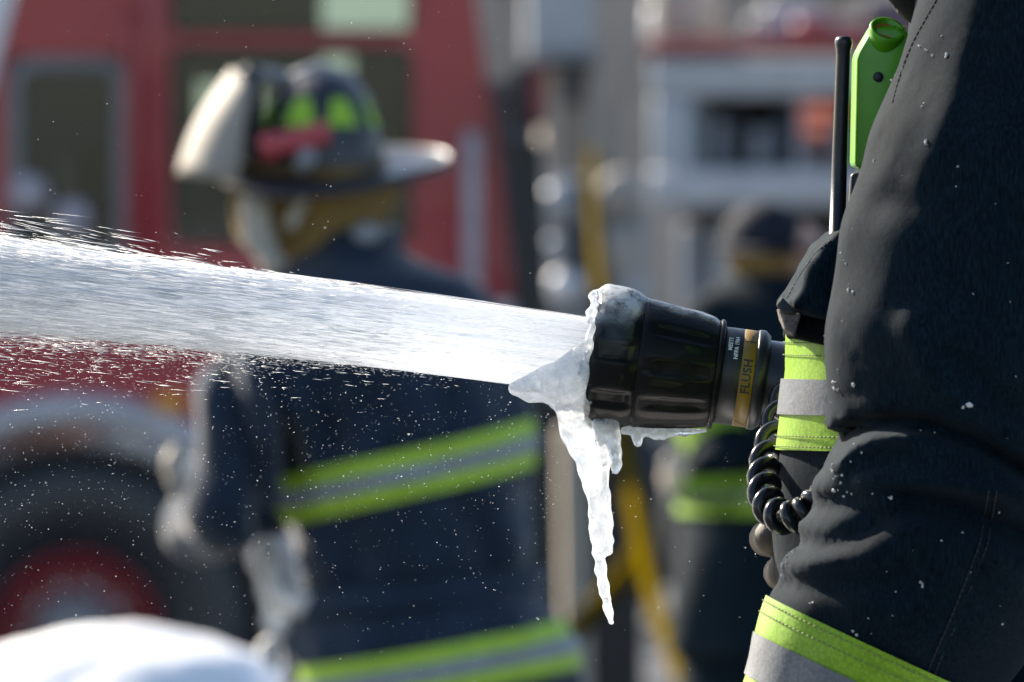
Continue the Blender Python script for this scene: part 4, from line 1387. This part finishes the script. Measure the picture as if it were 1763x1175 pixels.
# volume knob recess on top: raised ring with an orange disc
c = atn(1526, 58, YR - .018)
kn3 = np.array([.22, -.62, .75]); kn3 /= np.linalg.norm(kn3)
ku = np.cross([0, 1.0, 0], kn3); ku /= np.linalg.norm(ku); kv = np.cross(kn3, ku)
V = []
for (r, z) in ((.0112, -.008), (.0122, .001), (.0124, .003), (.0114, .0045), (.0096, .0042), (.0090, -.001), (.0, -.0011)):
    for q in range(28):
        a_ = 2 * math.pi * q / 28
        V.append(c + r * (math.cos(a_) * ku + math.sin(a_) * kv) + z * kn3)
mk('knob_ring', V, grid_faces(7, 28, True), 'radio_green', gb)
V = []
for (r, z) in ((.0090, .0012), (.0, .0014)):
    for q in range(20):
        a_ = 2 * math.pi * q / 20
        V.append(c + r * (math.cos(a_) * ku + math.sin(a_) * kv) + z * kn3)
mk('knob_disc', V, grid_faces(2, 20, True), 'radio_orange', gb)
p = atn(1512, 133, YR - .0225)
mk('side_button', *ring_y(p[0], p[2], [(.0034, p[1] + .001), (.0034, p[1] - .0012), (.0022, p[1] - .0018), (0, p[1] - .0018)], 14), 'radio_black', gb)
poly = [(1464, 297.5), (1524, 297.5), (1510, 560), (1450, 560), (1456, 420)]
near = [tuple(at(x, y, YR - .018)) for x, y in poly]; far = [tuple(at(x, y, YR + .018)) for x, y in poly]
MB().prism(near, far).build('black_case', 'radio_black', rd, bevel=.003, seg=3)
mk('case_clip', *tube([atn(1470, 385, YR - .022), atn(1484, 380, YR - .023), atn(1500, 392, YR - .02)], 4 * k, 8), 'radio_black', rd)

# coiled cord
ctrl = [(1392, 640, .215), (1366, 668, .19), (1346, 705, .15), (1334, 745, .10), (1322, 785, .05), (1316, 822, .01), (1318, 856, -.03), (1332, 882, -.055), (1356, 893, -.07), (1384, 884, -.075), (1412, 862, -.075), (1445, 835, -.06)]
cp = spline([atn(x, y, YB - .03 + dy) for x, y, dy in ctrl], 500)
seg = np.linalg.norm(np.diff(cp[:, [0, 2]], axis=0), axis=1); s = np.concatenate([[0], np.cumsum(seg)])
T_ = np.gradient(cp, axis=0); T_ /= np.linalg.norm(T_, axis=1)[:, None]
kq = m_px(YB)
tt = np.linspace(0, 1, 1500)
S_ = tt * s[-1]
C = np.stack([np.interp(S_, s, cp[:, q]) for q in range(3)], -1)
TT = np.stack([np.interp(S_, s, T_[:, q]) for q in range(3)], -1); TT /= np.linalg.norm(TT, axis=1)[:, None]
pitch = np.interp(S_ / s[-1], [0, .3, .5, 1], [43, 39, 26, 23]) * kq
ph = np.cumsum(np.concatenate([[0], np.diff(S_)]) / pitch) * 2 * math.pi
Nn = np.cross(TT, [0, 1.0, 0]); Nn /= np.linalg.norm(Nn, axis=1)[:, None]
Bb = np.cross(TT, Nn)
hel_ = C + 19.5 * kq * (np.cos(ph)[:, None] * Nn + np.sin(ph)[:, None] * Bb)
cd_ = mk('coiled_cord', *tube(hel_, 11.3 * kq, 12), 'cord')
tag(cd_, 'glossy black coiled cord looping below the nozzle against the chest', 'cord')

# ------------------------------------------------------------------ nozzle
TILT = math.atan2(22, 155)
nz = empty('hose_nozzle', at(1017, 614, YN), (0, TILT, 0))
tag(nz, 'black iced fire hose nozzle with yellow FLUSH band spraying water', 'nozzle')
kn_ = m_px(YN)
def nlathe(name, prof, mat, par=nz, n=96, rfun=None, smooth=True):
    V, F = lathe_x([(s * kn_, r * kn_) for s, r in prof], n, None if rfun is None else (lambda s, r, a: rfun(s / kn_, r / kn_, a) * kn_))
    return mk(name, V, F, mat, par, smooth, local=True)
def sm(x, a, b):
    t = min(1, max(0, (x - a) / (b - a))); return t * t * (3 - 2 * t)
def bump_r(s, r, a):          # eight rounded lugs on the bumper
    if s < 2 or r < 100: return r
    w = 0.5 + 0.5 * math.cos(8 * (a - 0.55))
    lug = sm(w, .12, .42)
    edge = sm(s, 4, 16) * (1 - sm(s, 62, 82))
    return r - 9 * (1 - lug) * edge
nlathe('bumper', [(6, 58), (-2, 84), (-3, 96), (-2, 106), (2, 112), (8, 116), (14, 118.5), (22, 119), (32, 119), (42, 118.5), (52, 118), (60, 116.5), (66, 115), (72, 113), (78, 111), (82, 108)], 'rubber', rfun=bump_r, n=160)
def grip_r(s, r, a):
    w = 0.5 + 0.5 * math.cos(10 * (a - .3))
    return r - 5.5 * sm(w, .55, .9) * sm(s, 92, 112) * (1 - sm(s, 192, 210))
nlathe('grip', [(76, 104), (82, 110), (90, 112), (110, 110), (130, 107), (150, 105), (170, 102), (190, 98), (204, 95), (214, 92), (219, 88), (222, 80)], 'rubber', rfun=grip_r, n=160)
nlathe('seam_ring', [(214, 90), (216, 95), (220, 95.5), (223, 93), (224.5, 82)], 'rubber')
nlathe('collar', [(222, 70), (223.5, 82), (226, 83.5), (254, 84), (257, 83.2)], 'anodized')
bd = nlathe('flush_band', [(256.8, 83.0), (257.5, 84.0), (280.5, 84.0), (281.2, 83.0)], 'band_yellow')
nlathe('flange', [(281, 82), (282, 85.5), (285, 86.5), (292, 86.5), (295, 85), (303, 78), (304, 60)], 'anodized')
nlathe('barrel', [(300, 70), (304, 71), (360, 71), (362, 74), (380, 74), (382, 71), (430, 71), (432, 90), (470, 90), (474, 80), (520, 80)], 'barrel')
nlathe('bore', [(4, 60), (40, 55), (90, 40), (91, 0)], 'anodized')
# lettering bent round the cylinder
def lettering(text, name, mat, r_px, s_px, ang, size_px, par, spacing=1.0):
    cu = bpy.data.curves.new(name, 'FONT'); cu.body = text; cu.size = 1.0; cu.align_x = 'CENTER'; cu.align_y = 'CENTER'
    cu.space_character = spacing; cu.resolution_u = 3; cu.offset = 0.03
    t = bpy.data.objects.new('tmp_text', cu); COL.objects.link(t)
    bpy.context.view_layer.update()
    me = bpy.data.meshes.new_from_object(t.evaluated_get(bpy.context.evaluated_depsgraph_get()))
    bpy.data.objects.remove(t); bpy.data.curves.remove(cu)
    bm = bmesh.new(); bm.from_mesh(me)
    bmesh.ops.triangulate(bm, faces=bm.faces)
    bmesh.ops.subdivide_edges(bm, edges=[e for e in bm.edges if e.calc_length() > .2], cuts=2)
    V = []
    for v in bm.verts:
        up = v.co.x * size_px; across = v.co.y * size_px     # text runs up the band
        phi = ang + up / r_px
        V.append(((s_px - across) * kn_, -r_px * math.cos(phi) * kn_, r_px * math.sin(phi) * kn_))
    bm.verts.index_update()
    F = [[v.index for v in f.verts] for f in bm.faces]
    bm.free()
    return mk(name, V, F, mat, par, False, local=True)
lettering('FLUSH', 'lettering', 'ink_black', 84.5, 269.5, R(3), 21, bd, 1.05)
lettering('MEETS', 'lettering', 'ink_white', 84.6, 235.0, R(42), 10, nz, 1.05)
lettering('NFPA 1964', 'lettering', 'ink_white', 84.6, 246.0, R(38), 10, nz, 1.05)
def mark(pts_sa, name='index_mark', r=84.5, mat='ink_black'):
    V = [(s * kn_, -r * math.cos(R(a)) * kn_, r * math.sin(R(a)) * kn_) for s, a in pts_sa]
    mk(name, V, [tuple(range(len(V)))], mat, bd, False, local=True)
mark([(261, 50), (278, 50), (278, 48), (261, 48)])
mark([(270.5, 62), (273, 62), (273, 50.1), (270.5, 50.1)])
mark([(258, -62), (260, -60), (279, -72), (278, -74)])

# the hose behind the barrel, running under his far arm
q0 = Matrix.Rotation(TILT, 3, 'Y') @ Vector((520 * kn_, 0, 0)) + at(1017, 614, YN)
hp = spline([np.array(q0), np.array(q0) + [.08, .02, -.015], np.array(q0) + [.25, .10, -.06], np.array(q0) + [.45, .16, -.35], np.array(q0) + [.55, .2, -.9], np.array(q0) + [.8, .3, -1.40]], 40)
tag(mk('fire_hose', *tube(hp, .026, 16), 'hose_jacket'), 'hose feeding the nozzle, tucked behind the near firefighter', 'hose')

# ------------------------------------------------------------------ ice on the nozzle (parts of it)
NI = np.array(at(1017, 614, YN)); RI = np.array(Matrix.Rotation(TILT, 3, 'Y'))
def to_local(P): return (P - NI) @ RI
def PN(px, py, dyp=0.0): return atn(px, py, YN + dyp * kn_)
def nz_sdf(P):
    L_ = to_local(P) / kn_
    s = L_[:, 0]; r = np.hypot(L_[:, 1], L_[:, 2])
    pr = np.interp(s, [-3, 2, 14, 50, 82, 110, 170, 204, 222, 223, 300], [104, 113, 118.5, 118, 111, 110, 102, 95, 82, 84, 84])
    return np.maximum(r - pr, np.maximum(-3 - s, s - 300)) * kn_, s, r, L_
def ice_chain(lst): return [(PN(a, b, c), r * kn_) for a, b, c, r in lst]
APRON = [ice_chain(l) for l in (
    [(1012, 590, -80, 12), (1000, 612, -84, 18), (980, 634, -80, 22), (950, 650, -72, 22), (918, 662, -62, 17), (886, 668, -50, 11)],
    [(1006, 640, -82, 24), (980, 660, -76, 30), (945, 672, -60, 24), (915, 680, -45, 14)],
    [(1006, 690, -60, 26), (985, 698, -50, 32), (960, 690, -40, 21)],
    [(1012, 728, -20, 30), (990, 722, -25, 28), (990, 745, -20, 23), (1002, 775, -14, 20), (1014, 805, -10, 18), (1022, 840, -8, 15), (1027, 880, -8, 13), (1030, 915, -8, 12), (1031, 950, -8, 10.5), (1035, 985, -8, 9.5), (1040, 1015, -8, 8.5), (1046, 1042, -8, 7), (1050, 1060, -8, 5.8), (1053, 1072, -8, 4.5)],
    [(1042, 765, -14, 11), (1042, 800, -14, 8.5), (1044, 850, -14, 9), (1045, 900, -14, 8), (1047, 935, -14, 7.5), (1049, 951, -14, 6)],
)]
def apron(P):
    d = None
    for c_ in APRON:
        e = chain(P, c_, 8 * kn_)
        d = e if d is None else smin(d, e, 14 * kn_)
    Z = (P[:, 2] - PN(0, 900)[2]) / kn_
    rip = np.clip((-Z + 60) / 120, 0, 1)
    d = d + kn_ * (1.2 * rip * np.sin(Z / 24 * 2 * math.pi + 1.2 * sn(P, 30, 101)) + 2.4 * sn(P, 28, 102) * (1 - .8 * rip) + 1.2 * sn(P, 70, 103) * (1 - .5 * rip))
    return d
V, F = surface_nets(apron, PN(860, 1085, -130), PN(1085, 560, 60), .0014)
V = (V - NI) @ RI
ap = mk('ice_apron', V, F, 'ice_milky', nz, local=True)
tag(ap, 'milky ice mass and long icicle hanging from the nozzle mouth')
GL_IC = [ice_chain(l) for l in (
    [(1046, 728, -40, 22), (1054, 752, -38, 15), (1059, 780, -38, 11), (1062, 800, -38, 8.5), (1060, 810, -38, 7)],
    [(1030, 728, -50, 12), (1034, 748, -48, 7), (1035, 766, -48, 4)],
    [(1142, 744, -8, 7), (1143, 756, -8, 4)], [(1178, 742, -8, 6), (1179, 752, -8, 3.5)],
    [(1092, 738, -10, 10), (1097, 752, -10, 8.5), (1098, 762, -10, 7.5)],
    [(1075, 742, -20, 7), (1110, 742, -10, 8), (1130, 748, -10, 9), (1160, 744, -10, 8), (1190, 744, -10, 5), (1215, 742, -10, 4)],
)]
def drips(P):
    d = None
    for c_ in GL_IC:
        e = chain(P, c_, 6 * kn_)
        d = e if d is None else smin(d, e, 6 * kn_)
    return d + kn_ * 1.2 * sn(P, 45, 121)
V, F = surface_nets(drips, PN(1015, 825, -75), PN(1235, 700, 20), .0016)
tag(mk('icicle', (V - NI) @ RI, F, 'ice_milky', nz, local=True), 'short blunt icicles under the nozzle')
# ragged rime along the top of the mouth
def rime(P):
    d = None
    for i in range(26):
        t = i / 25
        phi = R(-20 + 135 * t)               # from below the middle on the camera side over the top
        r = 106 + 4 * math.sin(i * 2.3)
        L_ = np.array([(-7 + 3 * math.sin(i * 5.1)), -r * math.cos(phi), r * math.sin(phi)]) * kn_
        c = NI + RI @ L_
        e = np.linalg.norm(P - c, axis=1) - (6.5 + 2 * math.sin(i * 3.7)) * kn_
        d = e if d is None else smin(d, e, 12 * kn_)
    return d + kn_ * (2.4 * sn(P, 45, 131) + 1.6 * sn(P, 110, 132))
V, F = surface_nets(rime, PN(985, 700, -130), PN(1045, 480, 60), .0016)
mk('rime_ridge', (V - NI) @ RI, F, 'ice_milky', nz, local=True)
def cap(P):
    nd, s_, r, L_ = nz_sdf(P)
    up = L_[:, 2] / np.maximum(r, 1)
    rim = 1 - np.clip((s_ - 66) / 22, 0, 1)
    t = rim * (-5 + 13 * np.clip((up - .12) / .75, 0, 1)) + (1 - rim) * (-14 + 16.5 * np.clip((up - .62) / .30, 0, 1))
    t = t + 1.6 * sn(P, 26, 141) + .7 * sn(P, 60, 142)
    return np.maximum(nd - t * kn_, (s_ - 223) * kn_)
V, F = surface_nets(cap, PN(985, 640, -135), PN(1275, 470, 135), .0022)
ice_mat('ice_cloudy', 0.42, 0.14)
nt = MAT['ice_cloudy'].node_tree
at_ = nt.nodes.new('ShaderNodeAttribute'); at_.attribute_name = 'thick'
mxs = [n_ for n_ in nt.nodes if n_.type == 'MIX_SHADER' and n_.inputs[0].links][0]
old = mxs.inputs[0].links[0].from_socket
ml = nt.nodes.new('ShaderNodeMath'); ml.operation = 'MULTIPLY'
nt.links.new(old, ml.inputs[0]); nt.links.new(at_.outputs['Fac'], ml.inputs[1]); nt.links.new(ml.outputs[0], mxs.inputs[0])
oc = tag(mk('ice_cap', (V - NI) @ RI, F, 'ice_cloudy', nz, local=True), 'cloudy ice cap on the upper rim')
nd, s_, r, L_ = nz_sdf(V)
at2 = oc.data.attributes.new('thick', 'FLOAT', 'POINT')
at2.data.foreach_set('value', np.clip(np.clip(nd / kn_ / 7.5, 0, 1) ** 1.5 * 2.2, 0, 2.2).astype('f'))

# ------------------------------------------------------------------ water jet
jet_dir = RI @ np.array([-1.0, 0, 0])
def jet_axis(s):        # s metres from the mouth
    s = np.asarray(s, float)[..., None]
    return NI + jet_dir * s - np.array([0, 0, 1.0]) * 0.10 * s ** 2 * .55
def jet_r(s): return (68 + 5.5 * np.clip(s / .35, 0, 8) ** 1.1) * kn_
nS, nA = 700, 120
SS = -.01 + 5.0 * np.linspace(0, 1, nS) ** 1.6
AA = np.linspace(0, 2 * math.pi, nA, endpoint=False)
sg, ag = np.meshgrid(SS, AA, indexing='ij')
def jet_surface(scale, amp, seed):
    U_ = np.stack([sg * .9, np.cos(ag) * .9, np.sin(ag) * .9], -1).reshape(-1, 3)
    U2 = np.stack([sg * 2.2, np.cos(ag) * 2.6, np.sin(ag) * 2.6], -1).reshape(-1, 3)
    nn = (sn(U_, 1.6, seed, 14) * .6 + sn(U2, 1.8, seed + 1, 20) * .5).reshape(sg.shape)
    grow = np.clip(sg / .30, 0.03, 1.6)
    r = jet_r(sg) * scale * (1 + amp * grow * nn)
    c = jet_axis(sg)
    up = np.array([jet_dir[2], 0, -jet_dir[0]]); up = up if up[2] > 0 else -up
    sd = np.array([0, -1.0, 0])
    P = c + r[..., None] * (np.cos(ag)[..., None] * up + np.sin(ag)[..., None] * sd)
    return P.reshape(-1, 3)
def with_uv(o):
    uv = o.data.uv_layers.new(name='UVMap')
    li = np.empty(len(o.data.loops), int); o.data.loops.foreach_get('vertex_index', li)
    u = sg.reshape(-1)[li] * 4; v = ag.reshape(-1)[li] / (2 * math.pi)
    # unwrap the closing column
    lt = np.empty(len(o.data.polygons), int); o.data.polygons.foreach_get('loop_start', lt)
    for k in range(4):
        pass
    V4 = v.reshape(-1, 4)
    fix = (V4.max(1) - V4.min(1)) > .5
    V4[fix] = np.where(V4[fix] < .5, V4[fix] + 1, V4[fix])
    uv.data.foreach_set('uv', np.stack([u, V4.reshape(-1)], -1).astype('f').ravel())
jet = mk('water_jet', jet_surface(0.96, .045, 200), grid_faces(nS, nA, True), 'water_core')
with_uv(jet)
tag(jet, 'thick white water jet shooting left from the iced nozzle', 'water', kind='stuff')
veil2 = mk('water_veil', jet_surface(0.985, .12, 220), grid_faces(nS, nA, True), 'water_veil')
with_uv(veil2)
tag(veil2, 'thin torn veil of water round the jet', 'water', kind='stuff')

# stretched drops torn off the jet
octV = np.array([(1, 0, 0), (-1, 0, 0), (0, 1, 0), (0, -1, 0), (0, 0, 1), (0, 0, -1)], float)
octF = np.array([(0, 2, 4), (2, 1, 4), (1, 3, 4), (3, 0, 4), (2, 0, 5), (1, 2, 5), (3, 1, 5), (0, 3, 5)])
def ligaments(n, smin_, smax, spread, lr, tr, ang_sd, seed, droop=0.0):
    r_ = np.random.default_rng(seed)
    s = smin_ + (smax - smin_) * r_.random(n) ** .8
    a = r_.uniform(0, 2 * math.pi, n)
    ex = np.abs(r_.normal(0, 1, n)) * spread * np.clip(s / .35, .05, 2.5)
    rr = jet_r(s) * (.93 + ex)
    up = np.array([jet_dir[2], 0, -jet_dir[0]]); up = up if up[2] > 0 else -up
    c = jet_axis(s) + rr[:, None] * (np.cos(a)[:, None] * up + np.sin(a)[:, None] * np.array([0, -1.0, 0]))
    c[:, 2] -= droop * r_.random(n) * s
    L_ = r_.uniform(*lr, n) * np.clip(s / .3, .25, 1.3); t = r_.uniform(*tr, n)
    d = jet_dir[None] + r_.normal(0, ang_sd, (n, 3)); d[:, 2] -= .05 * s
    outw = (c - jet_axis(s)); outw /= np.linalg.norm(outw, axis=1)[:, None]
    d += outw * (ex[:, None] * .18)
    d /= np.linalg.norm(d, axis=1)[:, None]
    e1 = np.cross(d, [0, 1.0, 0]); e1 /= np.linalg.norm(e1, axis=1)[:, None]
    e2 = np.cross(d, e1)
    Rm = np.stack([d, e1, e2], -1)
    return scatter(octV, octF, c, np.stack([L_, t, t], -1), Rm)
Vs, Fs = [], []; off = 0
for args in ((6000, .03, .45, .030, (.003, .012), (.00009, .00026), .014, 300), (11000, .12, 1.1, .05, (.005, .024), (.00012, .00036), .016, 301), (10000, .14, 1.1, .12, (.004, .020), (.00009, .00028), .024, 302), (3600, .25, 1.2, .26, (.003, .016), (.00008, .00024), .04, 303), (1800, .08, 1.0, .30, (.002, .009), (.00008, .00022), .05, 304, .10), (1200, .30, 1.0, .26, (.004, .015), (.00008, .00022), .04, 305, -.06), (26000, .10, 1.1, .16, (.0006, .0030), (.00006, .00014), .03, 306, .03), (14000, .20, 1.1, .34, (.0004, .0020), (.00006, .00013), .05, 307, .08)):
    V, F = ligaments(*args)
    Vs.append(V); Fs.append(F + off); off += len(V)
sp_ = mk('water_spray', np.vstack(Vs), np.vstack(Fs), 'droplet', smooth=True)
tag(sp_, 'fine stretched drops and threads torn off the water jet', 'water', kind='stuff')
# floating fine drops
n = 5600
r_ = np.random.default_rng(400)
px = r_.uniform(-60, 1330, n); below = r_.random(n)
py = np.where(below < .93, 560 + np.abs(r_.normal(0, 1, n)) * 280, r_.uniform(0, 620, n))
keep = (px < 960) | ((r_.random(n) < .22) & (py > 760))
keep &= (py < 1230)
px, py = px[keep], py[keep]
Yd = r_.normal(7.74, .22, len(px))
C = np.array([atn(a, b, y) for a, b, y in zip(px, py, Yd)])
rad = .00007 + .00018 * r_.random(len(px)) ** 2.5 + np.where(r_.random(len(px)) < .012, .0002, 0)
V, F = scatter(*ico(1), C, np.stack([rad * r_.uniform(1, 2.2, len(px)), rad, rad], -1))
dr = mk('water_droplets', V, F, 'droplet')
tag(dr, 'fine drifting droplets in the air below the jet', 'water', kind='stuff')
